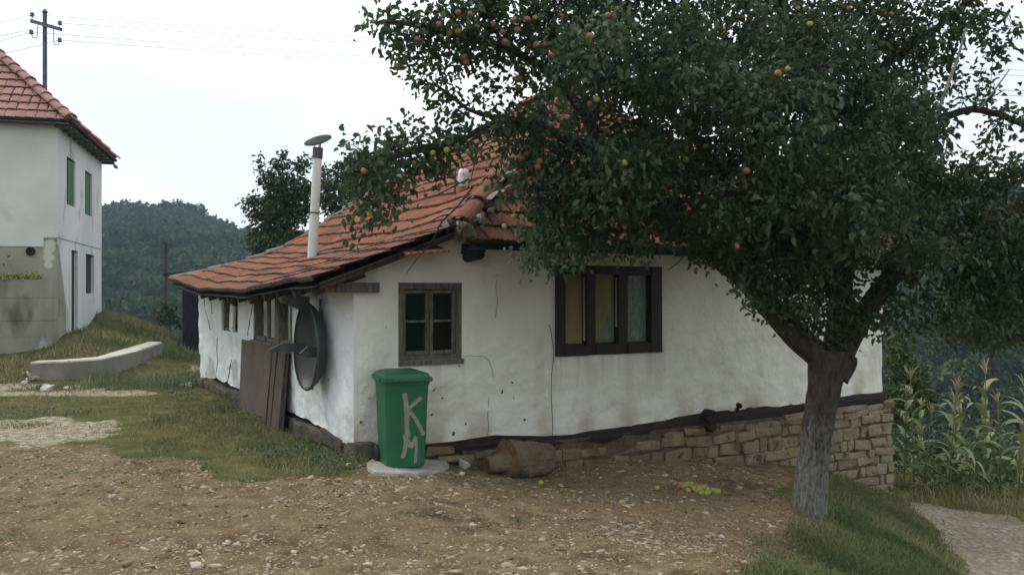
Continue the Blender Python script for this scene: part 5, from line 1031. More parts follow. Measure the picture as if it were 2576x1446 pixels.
def grow(seedpaths, blobs, natt, step, kill, infl, rs, iters=140, jitter=0.25):
    """space colonisation: limbs given, twigs grown towards points spread through the blobs"""
    P_, par = [], []
    for path, attach in seedpaths:
        path = [Vector(p) for p in path]; prev = -1
        if attach: prev = int(np.argmin(np.linalg.norm(np.array(P_) - np.array(path[0]), axis=1)))
        else: P_.append(np.array(path[0])); par.append(-1); prev = 0
        for a, b in zip(path[:-1], path[1:]):
            k = max(1, int((b - a).length / step))
            for i in range(1, k + 1):
                P_.append(np.array(a.lerp(b, i / k)) + rs.normal(0, step * 0.10, 3)); par.append(prev); prev = len(P_) - 1
    w = np.array([b[4] * np.prod(b[3]) ** 0.75 for b in blobs]); w = w / w.sum(); A = []
    for b, k in zip(blobs, (w * natt).astype(int) + 3):
        q = rs.normal(size=(k, 3)); q = q / np.linalg.norm(q, axis=1)[:, None] * rs.uniform(0.12, 1, (k, 1)) ** (1 / 2.2); A.append(q * np.array(b[3]) + np.array(b[:3]))
    A = np.concatenate(A); P_ = list(P_); N0 = len(P_); best = np.full(len(A), 1e9); bi = np.zeros(len(A), int)
    def upd(lo):
        nonlocal best, bi
        for c in range(lo, len(P_), 256):
            q = np.array(P_[c:c + 256]); d = ((A[:, None] - q[None]) ** 2).sum(-1); m = d.min(1); k = d.argmin(1) + c; f = m < best; best[f] = m[f]; bi[f] = k[f]
    upd(0)
    for it in range(iters):
        alive = best > kill ** 2; act = alive & (best < (infl * (2.5 if it < 8 else 1)) ** 2)
        A, best, bi = A[alive], best[alive], bi[alive]; act = best < (infl * (2.5 if it < 8 else 1)) ** 2
        if not act.any(): break
        lo = len(P_); acc = {}; arrP = np.array(P_); dv = A[act] - arrP[bi[act]]; dv /= np.linalg.norm(dv, axis=1)[:, None] + 1e-9
        ids, inv = np.unique(bi[act], return_inverse=True); sm = np.zeros((len(ids), 3)); np.add.at(sm, inv, dv)
        sm += rs.normal(0, jitter, sm.shape) * np.linalg.norm(sm, axis=1)[:, None]; sm /= np.linalg.norm(sm, axis=1)[:, None] + 1e-9
        for i, d in zip(ids, sm): P_.append(arrP[i] + d * step); par.append(int(i))
        upd(lo)
    return np.array(P_), np.array(par), N0
def skeleton_mesh(P_, par, r_tip, expo, rmax, guide=None):
    n = len(P_); ch = [[] for _ in range(n)]
    for i, p in enumerate(par):
        if p >= 0: ch[p].append(i)
    A = np.full(n, r_tip ** expo); 
    for i in range(n - 1, -1, -1):
        if ch[i]: A[i] = max(sum(A[c] for c in ch[i]), r_tip ** expo)
    rad = np.minimum(A ** (1 / expo), rmax); return ch, rad
def chains(P_, par, ch, rad):
    start = [0]; out = []
    while start:
        s = start.pop(); c = [s]; 
        while ch[c[-1]]:
            k = sorted(ch[c[-1]], key=lambda q: -rad[q]); start += k[1:]; c.append(k[0])
        pts = ([P_[par[s]]] if par[s] >= 0 else []) + [P_[i] for i in c]; rr = ([rad[s]] if par[s] >= 0 else []) + [rad[i] for i in c]
        if len(pts) > 1: out.append((pts, rr))
    return out
def tree_parts(root, O, P_, par, ch, rad, bark, leafm, leaf_r, per, ll, lw, rs, name='foliage', spread=0.10, skip=0, clumps=True, twigsides=4, lows=0.0):
    mb = MB()
    for pts, rr in chains(P_, par, ch, rad):
        mb.tube([Vector(p) - O for p in pts], rr, 8 if max(rr) > 0.03 else twigsides, cap=False)
    mb.build('branches', bark, root, smooth=True)
    idx = np.where((rad < leaf_r) & (np.arange(len(P_)) >= skip))[0]; k = rs.poisson(per, len(idx)); who = np.repeat(idx, k); n = len(who)
    pd = P_[who] - P_[np.maximum(par[who], 0)]; pd /= np.linalg.norm(pd, axis=1)[:, None] + 1e-9
    dv = rs.normal(size=(n, 3)); dv /= np.linalg.norm(dv, axis=1)[:, None]; dv = dv + pd * 0.6 + np.array([0, 0, -0.12]); pos = P_[who] + rs.normal(0, spread * 0.45, (n, 3))
    ln = ll * rs.uniform(0.5, 1.3, n); wd = lw * rs.uniform(0.7, 1.2, n); V, F = leaves_arrays(pos, dv, ln, wd, r_=rs)
    t = np.clip(rs.beta(1.0, 2.6, n) + 0.75 * fbm(pos, 2.8, 3, 9) - 0.08, -0.3, 1.1)
    me = np_mesh(name, V - np.array(O), F, leafm, np.repeat(t, 6)); link(name, me, root); return n

# --- the apple tree
rs = np.random.default_rng(5)
B_ = hz(*P(2040, 1300, 8.45).xy); O = Vector((P(2035, 1300, 8.45).x, 8.45, B_)); atree = thing('apple_tree', O, 'big old apple tree with a whitewashed trunk spreading over the cottage roof', 'tree')
trunk = [P(2034, 1312, 8.45), P(2040, 1200, 8.44), P(2056, 1080, 8.42), P(2072, 985, 8.4), P(2080, 920, 8.4), P(2084, 880, 8.4)]
tr_r = [41, 38.5, 39.5, 41.5, 49, 52]
LA = [P(2070, 905, 8.4), P(2010, 850, 8.35), P(1950, 785, 8.25), P(1890, 715, 8.15), P(1820, 655, 8.05), P(1750, 600, 7.95), P(1650, 520, 7.8), P(1560, 440, 7.7), P(1470, 375, 7.6), P(1370, 320, 7.5), P(1270, 300, 7.4), P(1180, 345, 7.3), P(1080, 370, 7.2), P(960, 400, 7.1)]
LB = [P(2095, 900, 8.4), P(2110, 800, 8.45), P(2120, 690, 8.5), P(2105, 560, 8.5), P(2090, 430, 8.5), P(2060, 300, 8.5), P(2010, 150, 8.5), P(1960, 0, 8.5), P(1930, -160, 8.5)]
LC = [P(2115, 900, 8.4), P(2170, 800, 8.3), P(2240, 700, 8.2), P(2330, 630, 8.1), P(2450, 570, 8.0), P(2580, 520, 8.0), P(2720, 470, 8.0)]
LD = [P(1900, 725, 8.15), P(1880, 600, 8.2), P(1830, 470, 8.3), P(1750, 350, 8.3), P(1650, 250, 8.3), P(1560, 190, 8.2), P(1535, 80, 8.1), P(1500, -60, 8.1)]
LE = [P(2100, 520, 8.5), P(2180, 410, 8.6), P(2267, 339, 8.7), P(2355, 295, 8.7), P(2443, 275, 8.6), P(2520, 290, 8.6), P(2590, 330, 8.5)]
LF = [P(1560, 440, 7.7), P(1480, 300, 7.6), P(1390, 180, 7.5), P(1280, 120, 7.4), P(1150, 90, 7.3), P(1040, 60, 7.2), P(960, 60, 7.2)]
LG = [P(2060, 300, 8.5), P(2180, 200, 8.4), P(2300, 110, 8.4), P(2400, 40, 8.4), P(2480, -60, 8.3)]
LH = [P(2110, 640, 8.5), P(2020, 540, 7.9), P(1950, 420, 7.5), P(1880, 280, 7.2), P(1800, 130, 7.0)]
LI = [P(1320, 300, 7.45), P(1210, 290, 7.4), P(1150, 250, 7.3), P(1080, 210, 7.25)]
blobs = []
def blob(px, py, d, rx, ry, rz=None, w=1.0):
    p = P(px, py, d); k = d / FOC; blobs.append((p.x, p.y, p.z, (rx * k, (rz or min(rx, ry) * k * 1.1), ry * k), w * (3.2 if (px < 1130 and py > 300) else 2.0 if px < 1300 else 0.45 if py < 340 else 1.15)))
for b in [(960, 60, 7.2, 55, 45), (1050, 95, 7.2, 80, 75), (1180, 85, 7.3, 110, 100), (1085, 190, 7.2, 55, 45), (1025, 160, 7.2, 40, 40), (1330, 80, 7.4, 130, 120), (1300, 215, 7.4, 90, 45), (1480, 70, 7.6, 130, 120), (1470, 200, 7.6, 100, 70),
          (1640, 60, 7.9, 130, 110), (1800, 60, 7.6, 130, 110), (1130, 265, 7.3, 60, 40), (1180, 330, 7.3, 85, 42), (1000, 375, 7.15, 95, 50), (905, 385, 7.05, 45, 42), (945, 455, 7.1, 75, 60), (915, 545, 7.1, 42, 50), (1080, 400, 7.2, 60, 55), (960, 520, 7.1, 50, 60), (1010, 430, 7.15, 60, 40),
          (1340, 330, 7.5, 110, 80), (1350, 420, 7.5, 70, 55), (1480, 330, 7.7, 120, 105), (1460, 470, 7.75, 125, 90), (1395, 570, 7.8, 95, 70), (1345, 635, 7.8, 60, 35), (1480, 610, 7.9, 100, 40), (1560, 530, 7.9, 130, 90), (1650, 410, 7.9, 150, 110),
          (1700, 260, 7.9, 150, 100), (1680, 560, 8.0, 120, 50), (1850, 300, 8.0, 140, 130), (1830, 460, 8.0, 150, 110), (1800, 570, 8.0, 90, 45), (1950, 600, 8.1, 100, 90), (1925, 745, 8.15, 50, 55), (2030, 690, 8.2, 100, 90), (2050, 540, 8.2, 150, 120), (1985, 790, 8.2, 45, 40),
          (2100, 810, 8.2, 60, 45), (2185, 800, 8.2, 55, 50), (2110, 410, 8.3, 150, 120), (2160, 240, 8.4, 150, 130), (2000, 110, 8.2, 140, 120), (2160, 70, 8.3, 150, 110), (2310, 90, 8.4, 110, 90), (2420, 50, 8.4, 90, 60), (2350, 180, 8.5, 70, 60),
          (2300, 310, 8.5, 80, 70), (2250, 450, 8.3, 120, 90), (2300, 570, 8.2, 120, 70), (2430, 450, 8.1, 110, 60), (2560, 450, 8.0, 90, 70), (2545, 300, 8.4, 35, 40), (2500, 130, 8.4, 50, 50), (2560, 60, 8.4, 25, 35), (2450, 560, 8.0, 120, 60), (2570, 570, 8.0, 110, 80),
          (2480, 700, 7.9, 95, 75), (2360, 825, 7.9, 85, 40), (2540, 810, 7.9, 90, 60), (2640, 700, 7.9, 100, 100), (2215, 720, 8.1, 40, 50), (1800, 635, 7.75, 70, 40), (1890, 700, 7.85, 55, 45), (1975, 750, 7.9, 60, 50), (2080, 760, 7.9, 80, 60), (2160, 820, 8.0, 60, 40), (2010, 640, 7.7, 110, 80), (1740, 580, 7.6, 80, 35), (1260, 325, 7.2, 60, 35), (1150, 375, 7.05, 60, 35), (1090, 330, 7.1, 60, 30), (1340, 500, 7.4, 60, 60), (1400, 640, 7.6, 90, 35), (1600, 610, 7.7, 100, 35), (2460, 800, 7.8, 110, 60), (2420, 640, 7.8, 110, 60), (1520, 480, 7.3, 120, 80), (2200, 640, 7.9, 60, 40), (2270, 655, 8.0, 60, 35)]:
    blob(*b)
for b in [(1700, 180, 6.7, 160, 140), (1950, 300, 6.8, 170, 150), (2150, 500, 7.0, 150, 130), (1500, 150, 6.6, 140, 110), (1900, 520, 7.0, 130, 90), (2300, 300, 7.1, 90, 120), (2050, 130, 7.0, 150, 110), (2350, 640, 7.2, 80, 40), (1600, 420, 7.0, 120, 90),
          (1900, 200, 9.8, 180, 120), (2150, 300, 9.9, 160, 130), (1650, 200, 9.6, 150, 100), (2300, 470, 9.6, 110, 90), (1450, 120, 9.2, 130, 90), (2100, 600, 9.2, 120, 70)]:
    blob(*b, w=0.35 if b[2] > 9 else 0.7)
for b in [(1300, -120, 7.4, 200, 130), (1600, -140, 7.8, 220, 140), (1900, -150, 8.2, 240, 150), (2200, -130, 8.4, 220, 140), (2450, -120, 8.4, 160, 120), (1800, -380, 8.2, 350, 160), (2150, -350, 8.4, 250, 140), (2800, 500, 8.0, 150, 150), (2800, 650, 7.8, 130, 120)]:
    blob(*b, w=0.5)
SP = [(trunk, False), (LA, True), (LB, True), (LC, True), (LD, True), (LE, True), (LF, True), (LG, True), (LH, True), (LI, True)]
P_, par, N0 = grow([([tuple(v) for v in p], a) for p, a in SP], blobs, 16500, 0.085, 0.115, 0.55, rs, jitter=0.28)
ch, rad = skeleton_mesh(P_, par, 0.0030, 2.45, 0.15)
# limbs given by hand taper by hand
ntr = 0
for path, r0, r1 in ((LA, .135, .03), (LB, .12, .05), (LC, .10, .05), (LD, .075, .03), (LE, .06, .03), (LF, .05, .02), (LG, .05, .03), (LH, .05, .02), (LI, .03, .012)):
    A_ = np.array([tuple(p) for p in path]); seg = np.r_[0, np.cumsum(np.linalg.norm(np.diff(A_, axis=0), axis=1))]
    for i in range(N0):
        k = np.argmin(np.linalg.norm(A_ - P_[i], axis=1))
        if np.linalg.norm(A_[k] - P_[i]) < 0.30: rad[i] = max(rad[i] * 0.0 if False else 0, r0 + (r1 - r0) * seg[k] / seg[-1])
nt_ = max(1, int(sum(max(1, int((b - a).length / 0.085)) for a, b in zip(trunk[:-1], trunk[1:]))))
rad[:nt_] = 0.10
n_l = tree_parts(atree, O, P_, par, ch, rad, M['twig'], M['apple_leaf'], 0.0105, 12.0, 0.066, 0.042, rs, spread=0.15)
open('/tmp/log','w').write('apple tree nodes %d leaves %d' % (len(P_), n_l))
# trunk: fluted, whitewashed below
def trunk_mat():
    m = M['bark'].copy(); m.name = 'whitewashed_bark'; n = m.node_tree.nodes; l = m.node_tree.links.new; b = n['Principled BSDF']; src = b.inputs['Base Color'].links[0].from_socket
    at = n.new('ShaderNodeAttribute'); at.attribute_name = 'tint'; no = n.new('ShaderNodeTexNoise'); no.inputs['Scale'].default_value = 26; no.inputs['Detail'].default_value = 6
    tc_ = n.new('ShaderNodeTexCoord'); mp_ = n.new('ShaderNodeMapping'); mp_.inputs['Scale'].default_value = (1.5, 1.5, 0.5); l(tc_.outputs['Object'], mp_.inputs[0]); l(mp_.outputs[0], no.inputs['Vector'])
    ad = n.new('ShaderNodeMath'); ad.operation = 'ADD'; l(at.outputs['Fac'], ad.inputs[0]); l(no.outputs['Fac'], ad.inputs[1]); r_ = n.new('ShaderNodeMapRange'); r_.inputs[1].default_value = 0.86; r_.inputs[2].default_value = 1.22; l(ad.outputs[0], r_.inputs[0])
    mi = n.new('ShaderNodeMix'); mi.data_type = 'RGBA'; l(r_.outputs[0], mi.inputs[0]); l(src, mi.inputs[6]); mi.inputs[7].default_value = (0.21, 0.215, 0.21, 1); l(mi.outputs[2], b.inputs['Base Color']); return m
M['trunk'] = trunk_mat()
def smooth_path(pts, rads, k=6):
    pp = [Vector(p) for p in pts]; P2, R2 = [], []
    for i in range(len(pp) - 1):
        a, b, c, d = pp[max(i - 1, 0)], pp[i], pp[i + 1], pp[min(i + 2, len(pp) - 1)]
        for j in range(k):
            t = j / k; P2.append(0.5 * ((2 * b) + (c - a) * t + (2 * a - 5 * b + 4 * c - d) * t * t + (3 * b - a - 3 * c + d) * t ** 3)); R2.append(rads[i] + (rads[i + 1] - rads[i]) * t)
    P2.append(pp[-1]); R2.append(rads[-1]); return P2, R2
def fluted(path, rads, n, amp, sd, m_, nm, parent, tintf=None):
    P2, R2 = smooth_path(path, rads, 8); mb_ = MB(); mb_.tube([p - O for p in P2], R2, n)
    for i, v in enumerate(mb_.v):
        j = i // n; ce = P2[min(j, len(P2) - 1)] - O; v = Vector(v); d = v - ce; a = 2 * math.pi * (i % n) / n; w_ = amp * (fb1(math.cos(a) * 1.5, math.sin(a) * 1.5, ce.z * 0.8, 1.3, 3, sd) + 0.5 * fb1(math.cos(a) * 4, math.sin(a) * 4, ce.z * 3, 1.5, 2, sd + 3))
        mb_.v[i] = tuple(ce + d * (1 + w_)); mb_.a[i] = tintf(ce.z) if tintf else 0.0
    return mb_.build(nm, m_, parent, True)
kk = 8.4 / FOC
fluted([trunk[0] - Vector((0, 0, 0.15))] + trunk, [47 * kk] + [r * kk for r in tr_r], 32, 0.15, 4, M['trunk'], 'trunk', atree, lambda z: float(np.interp(z, [0.0, 0.35, 0.6, 0.95, 1.35], [0.60, 0.58, 0.50, 0.38, 0.1])))
fluted([P(2085, 960, 8.42)] + LA[:8], [30 * kk, 34 * kk, 32 * kk, 30 * kk, 27 * kk, 25 * kk, 22 * kk, 19 * kk, 16 * kk], 18, 0.10, 8, M['bark'], 'limb', atree)
fluted([P(2085, 960, 8.42)] + LB[:7], [26 * kk, 29 * kk, 27 * kk, 25 * kk, 24 * kk, 20 * kk, 17 * kk, 14 * kk], 18, 0.10, 9, M['bark'], 'limb', atree)
fluted([P(2085, 965, 8.42)] + LC[:6], [28 * kk, 30 * kk, 27 * kk, 24 * kk, 21 * kk, 18 * kk, 14 * kk], 18, 0.10, 10, M['bark'], 'limb', atree)
fluted([P(2112, 945, 8.4), P(2134, 925, 8.4), P(2144, 905, 8.38), P(2148, 897, 8.38)], [22 * kk, 14 * kk, 11 * kk, 7 * kk], 12, 0.3, 12, M['bark'], 'limb_stub', atree)
dd_ = [P(2205, 425, 7.2), P(2260, 405, 7.15), P(2300, 375, 7.15), P(2338, 325, 7.15), P(2362, 275, 7.15), P(2385, 210, 7.15), P(2409, 147, 7.15), P(2430, 70, 7.15)]
mb = MB(); p2, r2 = smooth_path(dd_, [.006, .010, .013, .015, .015, .014, .012, .008]); mb.tube([p - O for p in p2], r2, 7)
for a, b in (((2345, 330), (2385, 350)), ((2385, 350), (2378, 385)), ((2378, 385), (2330, 400)), ((2460, 275), (2500, 230)), ((2500, 230), (2540, 175))): mb.tube([P(*a, 7.3) - O, P(*b, 7.3) - O], [0.008, 0.005], 5)
mb.build('dead_branch', M['dead_twig'], atree, True)
for pts in ([(2440, 285), (2455, 250), (2462, 215), (2470, 165)], [(2450, 262), (2432, 240), (2428, 205)], [(2450, 268), (2490, 248), (2530, 225)], [(2443, 280), (2425, 260), (2420, 230)], [(1190, 470), (1150, 520), (1110, 560), (1090, 600), (1050, 650), (1020, 692)], [(1130, 540), (1105, 545), (1080, 560)], [(1560, 600), (1540, 640), (1490, 655)], [(1730, 610), (1715, 650), (1680, 680)],
            [(1235, 290), (1240, 330), (1200, 385), (1190, 430), (1175, 480)], [(1180, 450), (1120, 480), (1080, 500)], [(1900, 790), (1870, 770), (1868, 750)]):
    d0 = 8.5 if pts[0][0] > 2400 else 7.5; mb = MB(); p2, r2 = smooth_path([P(x_, y_, d0) for x_, y_ in pts], list(np.linspace(0.009, 0.003, len(pts))), 4); mb.tube([p - O for p in p2], r2, 5); mb.build('bare_twig', M['twig'], atree)
# apples on the tree
px_ = P_[:, 0] / P_[:, 1] * FOC + CX; py_ = HY - P_[:, 2] / P_[:, 1] * FOC; leafy = rad < 0.0105
def zA(l): return [(868 + x * .382, y * .382) for x, y in l]
def zB_(l): return [(1657 + x * .491, y * .491) for x, y in l]
red = zA([(895, 50), (745, 85), (830, 100), (745, 210), (690, 225), (475, 262), (348, 440), (785, 380), (800, 415), (860, 385), (1115, 135), (1200, 130), (975, 165), (1040, 215), (1215, 300), (1262, 300), (1320, 297), (1365, 365), (1200, 342), (1055, 280), (1135, 200), (1143, 522), (1140, 585), (1160, 1040), (1195, 1015), (1280, 1065), (1230, 1110), (1268, 1100), (1605, 245), (1425, 108), (1735, 105), (1750, 682), (1615, 685), (125, 1130), (700, 110), (1660, 660), (1990, 250), (620, 165), (1720, 870)]) + zB_([(425, 95), (415, 195), (610, 380), (1150, 65), (1640, 25), (970, 45), (450, 875), (1190, 75)])
grn = zA([(1250, 120), (740, 268), (1200, 768), (1655, 655), (840, 722), (670, 990), (1110, 405), (1075, 420), (1115, 1425), (1418, 1408), (1735, 1385), (1845, 1072), (1320, 795), (580, 1010), (450, 1075), (1050, 1490), (160, 1410), (1700, 715), (1790, 60)]) + zB_([(712, 45), (320, 180), (660, 355), (1355, 45), (775, 125), (240, 750), (300, 905), (255, 1060), (330, 150), (1100, 1085), (800, 1290), (140, 820), (860, 800)])
for lst, me_, ad in ((red, AR, 'red'), (grn, AG, 'green')):
    for (x_, y_) in lst:
        near_ = np.where(leafy & (np.hypot(px_ - x_, py_ - y_) < 22))[0]; d = (P_[near_, 1].min() - 0.05) if len(near_) else 7.4
        link('apple', me_, atree, P(x_, y_, d) - O, (random.uniform(-.5, .5), random.uniform(-.5, .5), 0), (random.uniform(.8, 1.1) * (0.85 if ad == 'green' else 1.0),) * 3)

# --- smaller trees and bushes
def small_tree(name, base, h, blobs_, label, cat, leafm, seed, natt=900, step=0.2, per=9, ll=0.09, lw=0.045, group=None, stem=0.06, leaf_r=0.02):
    rs_ = np.random.default_rng(seed); base = Vector(base); root = thing(name, base, label, cat, group)
    top = Vector(np.mean([b[:3] for b in blobs_], axis=0)); path = [base - Vector((0, 0, .2)), base.lerp(top, 0.35) + Vector((.05, 0, .1)), base.lerp(top, 0.7), top]
    P1, pa, n0 = grow([([tuple(v) for v in path], False)], blobs_, natt, step, step * 1.5, step * 9, rs_, 80, 0.3); c1, r1 = skeleton_mesh(P1, pa, 0.006, 2.2, stem * 2.0); r1[:n0] = np.maximum(r1[:n0], stem * 0.5)
    tree_parts(root, base, P1, pa, c1, r1, M['twig'], leafm, leaf_r, per, ll, lw, rs_, spread=0.16, skip=3); return root
def B4(px, py, d, rx, ry, rz=None): p = P(px, py, d); k = d / FOC; return (p.x, p.y, p.z, (rx * k, rz or rx * k, ry * k), 1.0)
d = 23.0; p0 = P(745, 700, d); g_ = hz(p0.x, d)
small_tree('plum_tree', (p0.x, d, g_), 5, [B4(650, 410, d, 14, 28), B4(672, 450, d, 28, 30), B4(712, 420, d, 26, 32), B4(765, 415, d, 20, 28), B4(720, 480, d, 55, 45), B4(690, 540, d, 65, 50), B4(640, 505, d, 30, 18), B4(615, 515, d, 16, 15), B4(760, 510, d, 45, 60), B4(700, 610, d, 80, 45)],
           'spiky dark plum tree rising behind the far end of the cottage roof', 'tree', M['plum_leaf'], 3, 3400, 0.13, 15, 0.12, 0.07, leaf_r=0.03)
d = 21.0; p0 = P(880, 700, d)
small_tree('plum_tree', (p0.x, d, hz(p0.x, d)), 5, [B4(825, 455, d, 22, 40), B4(860, 430, d, 22, 40), B4(850, 500, d, 50, 45), B4(900, 440, d, 40, 60), B4(960, 430, d, 55, 60), B4(900, 520, d, 60, 40)],
           'paler bushy tree behind the roof just right of the flue pipe', 'tree', M['plum_leaf'], 5, 3400, 0.13, 15, 0.12, 0.07, leaf_r=0.03)
p0 = P(425, 845, 29); small_tree('elder_bush', (p0.x, 29, hz(p0.x, 29)), 2, [B4(425, 800, 29, 36, 36), B4(412, 770, 29, 22, 25), B4(445, 815, 29, 25, 25)], 'rounded green bush at the foot of the slim dark pole', 'bush', M['wood_leaf'], 7, 500, 0.16, 12, 0.10, 0.06)
p0 = P(2262, 1000, 19); small_tree('hedge_bush', (p0.x, 19, hz(p0.x, 19)), 2, [B4(2262, 880, 19, 32, 60), B4(2290, 960, 19, 40, 50), B4(2260, 1010, 19, 40, 60), B4(2320, 1010, 19, 30, 30)], 'loose yellow-green bush beyond the right corner of the cottage', 'bush', M['bush_leaf'], 8, 1500, 0.12, 12, 0.12, 0.07, leaf_r=0.03)
p0 = P(2520, 900, 26); small_tree('hedge_bush', (p0.x, 26, hz(p0.x, 26)), 2, [B4(2480, 700, 26, 90, 60), B4(2560, 760, 26, 60, 80), B4(2420, 770, 26, 60, 50), B4(2500, 830, 26, 90, 50)], 'leafy yellowish tree beyond the corn, half hidden by the apple crown', 'tree', M['bush_leaf'], 9, 2600, 0.17, 12, 0.15, 0.09, leaf_r=0.03)
# plants on the terrace wall
ww_ = []; gw = thing('terrace_plants', NC + NX * -0.9 + NY * -0.35 + Vector((0, 0, zt)), 'yellowing leafy plants growing along the top of the concrete terrace wall', 'plants')
rs3 = np.random.default_rng(8); n = 1500; q = np.stack([rs3.uniform(-2.2, 0.62, n), rs3.normal(-0.05, .12, n), np.abs(rs3.normal(0, .07, n))], 1); c_, s_ = math.cos(NR), math.sin(NR)
q = np.stack([q[:, 0] * c_ - q[:, 1] * s_, q[:, 0] * s_ + q[:, 1] * c_, q[:, 2]], 1); V, F = leaves_arrays(q, rs3.normal(size=(n, 3)) + [0, -0.3, 0.5], rs3.uniform(.05, .11, n), rs3.uniform(.04, .07, n), r_=rs3); link('foliage', np_mesh('foliage', V, F, M['yellow_leaf'], np.repeat(rs3.uniform(0, 1, n), 6)), gw)
n = 900; q = rs3.normal(size=(n, 3)) * [.30, .14, .13] + [-1.12, 0, .2]; V, F = leaves_arrays(q, rs3.normal(size=(n, 3)) + [0, 0, .6], rs3.uniform(.06, .12, n), rs3.uniform(.03, .06, n), r_=rs3); o = link('foliage', np_mesh('foliage', V, F, M['bush_leaf'], np.repeat(rs3.uniform(0, .6, n), 6)), gw); o['label'] = 'darker green clump at the left end'

# --- corn
def corn_proto(seed, h):
    r_ = random.Random(seed); root = thing('corn_plant', (0, 0, -50), 'tall corn plant with drooping leaves and a pale tassel', 'corn'); lean = Vector((r_.uniform(-.08, .08), r_.uniform(-.08, .08), 1))
    MB().tube([lean * (h * i / 6) for i in range(7)], list(np.linspace(0.014, 0.006, 7)), 6).build('stalk', M['corn_stalk'], root)
    mb_ = MB(); a = r_.uniform(0, 6)
    for i in range(11):
        z = h * (0.12 + 0.80 * i / 11); a += math.pi + r_.uniform(-.5, .5); L_ = r_.uniform(0.55, 0.9) * (1.0 if i < 8 else 0.75); W_ = r_.uniform(0.042, 0.062); d = Vector((math.cos(a), math.sin(a), 0)); sd = Vector((-math.sin(a), math.cos(a), 0)); el = r_.uniform(0.9, 1.25); p = lean * z; vs = []; n = 9; dr = r_.uniform(1.7, 2.8); tw = r_.uniform(-.5, .5)
        for k in range(n):
            f = k / (n - 1); w_ = W_ * (1 - f ** 2.2) * min(1, 0.45 + f * 3) + 0.001; s2 = sd * math.cos(tw * f * 2) + Vector((0, 0, math.sin(tw * f * 2))); vs += [p - s2 * w_ + Vector((0, 0, w_ * .35)), p, p + s2 * w_ + Vector((0, 0, w_ * .35))]
            e_ = el - dr * f; p = p + (d * math.cos(e_) + Vector((0, 0, math.sin(e_)))) * (L_ / n)
        mb_.add(vs, [(k * 3 + j, k * 3 + j + 1, k * 3 + 4 + j, k * 3 + 3 + j) for k in range(n - 1) for j in (0, 1)], r_.uniform(0, .9))
    mb_.build('leaf_blades', M['corn_leaf'], root)
    mb_ = MB(); t = lean * h
    for i in range(11):
        a = r_.uniform(0, 6.28); s_ = r_.uniform(.15, .75) if i else 0.0; L_ = r_.uniform(.14, .24); dx = Vector((math.cos(a) * s_, math.sin(a) * s_, 1)).normalized(); b_ = t + Vector((0, 0, r_.uniform(-.06, .03))); mb_.tube([b_, b_ + dx * L_ * .5, b_ + dx * L_ + Vector((dx.x, dx.y, 0)) * .03 - Vector((0, 0, .03 * s_))], [.003, .0075, .004], 5)
    mb_.build('tassel', M['corn_tassel'], root); return root
protos = [corn_proto(40 + i, [1.62, 1.75, 1.5, 1.85, 1.4, 1.7, 1.55, 1.3][i]) for i in range(8)]; used = set(); random.seed(77)
spots = [(2300, 13.9, 3, 0.99), (2480, 13.8, 3, 1.08), (2452, 13.3, 1, .98), (2405, 14.2, 2, 1.0), (2322, 13.3, 4, .9), (2560, 13.2, 0, 1.0), (2520, 13.4, 2, 1.0), (2575, 13.8, 3, 1.0), (2275, 13.6, 0, .95)]
for k in range(20): spots.append((random.uniform(2262, 2900), random.uniform(13.0, 17.2), random.randrange(8), random.uniform(.72, .98)))
for i, (px, d, k, s_) in enumerate(spots):
    x_ = (px - CX) / FOC * d
    if k not in used: o = protos[k]; used.add(k); o.location = (x_, d, hz(x_, d) - 0.03); o.rotation_euler = (0, 0, random.uniform(0, 6)); o.scale = (s_,) * 3
    else: o = copy_tree(protos[k], (x_, d, hz(x_, d) - 0.03), random.uniform(0, 6), s_)
    o.rotation_euler[0] = random.uniform(-.13, .13); o.rotation_euler[1] = random.uniform(-.13, .13)
    o['group'] = 'corn plants beyond the lane'
    o['label'] = ['tall corn plant nearest the stone corner, its tassel highest on that side', 'tallest corn plant with the highest pale tassel in the patch'][i] if i < 2 else 'green corn plant with drooping leaves in the dense patch beyond the lane'

x, y = sample(16000, 6.2, 13.5, 12.6, 18, lambda x, y: (x / y > 0.452) * (1 - masks(x, y)[1]) * np.clip(0.5 + fbm(np.c_[x, y, 0 * x], 1.5, 3, 7), 0, 1) * (y > 12.9 + 0.25 * (x - 6)))
q, d_ = herb_leaves(0, x, y, 0.55, 3); V, F = leaves_arrays(q, d_, rng.uniform(.05, .13, len(x)), rng.uniform(.02, .05, len(x)))
tag(link('undergrowth', np_mesh('undergrowth', V, F, M['bush_leaf'], np.repeat(rng.uniform(0, 1, len(x)), 6))), 'tangled low weeds filling the foot of the corn beyond the lane', 'weeds', kind='stuff')
def wn2(x, y): return np.clip(wall_near(x, y) ** 1.2 + 0.9 * np.clip(fbm(np.c_[x, y, 0 * x], 1.3, 3, 57) - 0.35, 0, 1), 0, 1) * grassy(x, y) * not_house(x, y) * np.clip(0.6 + 1.2 * fbm(np.c_[x, y, 0 * x], 1.8, 3, 17), 0, 1)
x, y = sample(90000, -10, 0.2, 7.6, 17, wn2)
q, d_ = herb_leaves(0, x, y, 0.10, 4); V, F = leaves_arrays(q, d_, rng.uniform(.02, .05, len(x)), rng.uniform(.015, .03, len(x)))
tag(link('clover_patch', np_mesh('clover_patch', V, F, M['apple_leaf'], np.repeat(rng.uniform(0, 1.0, len(x)), 6))), 'dark leafy weeds growing along the foot of the side wall', 'weeds', kind='stuff')
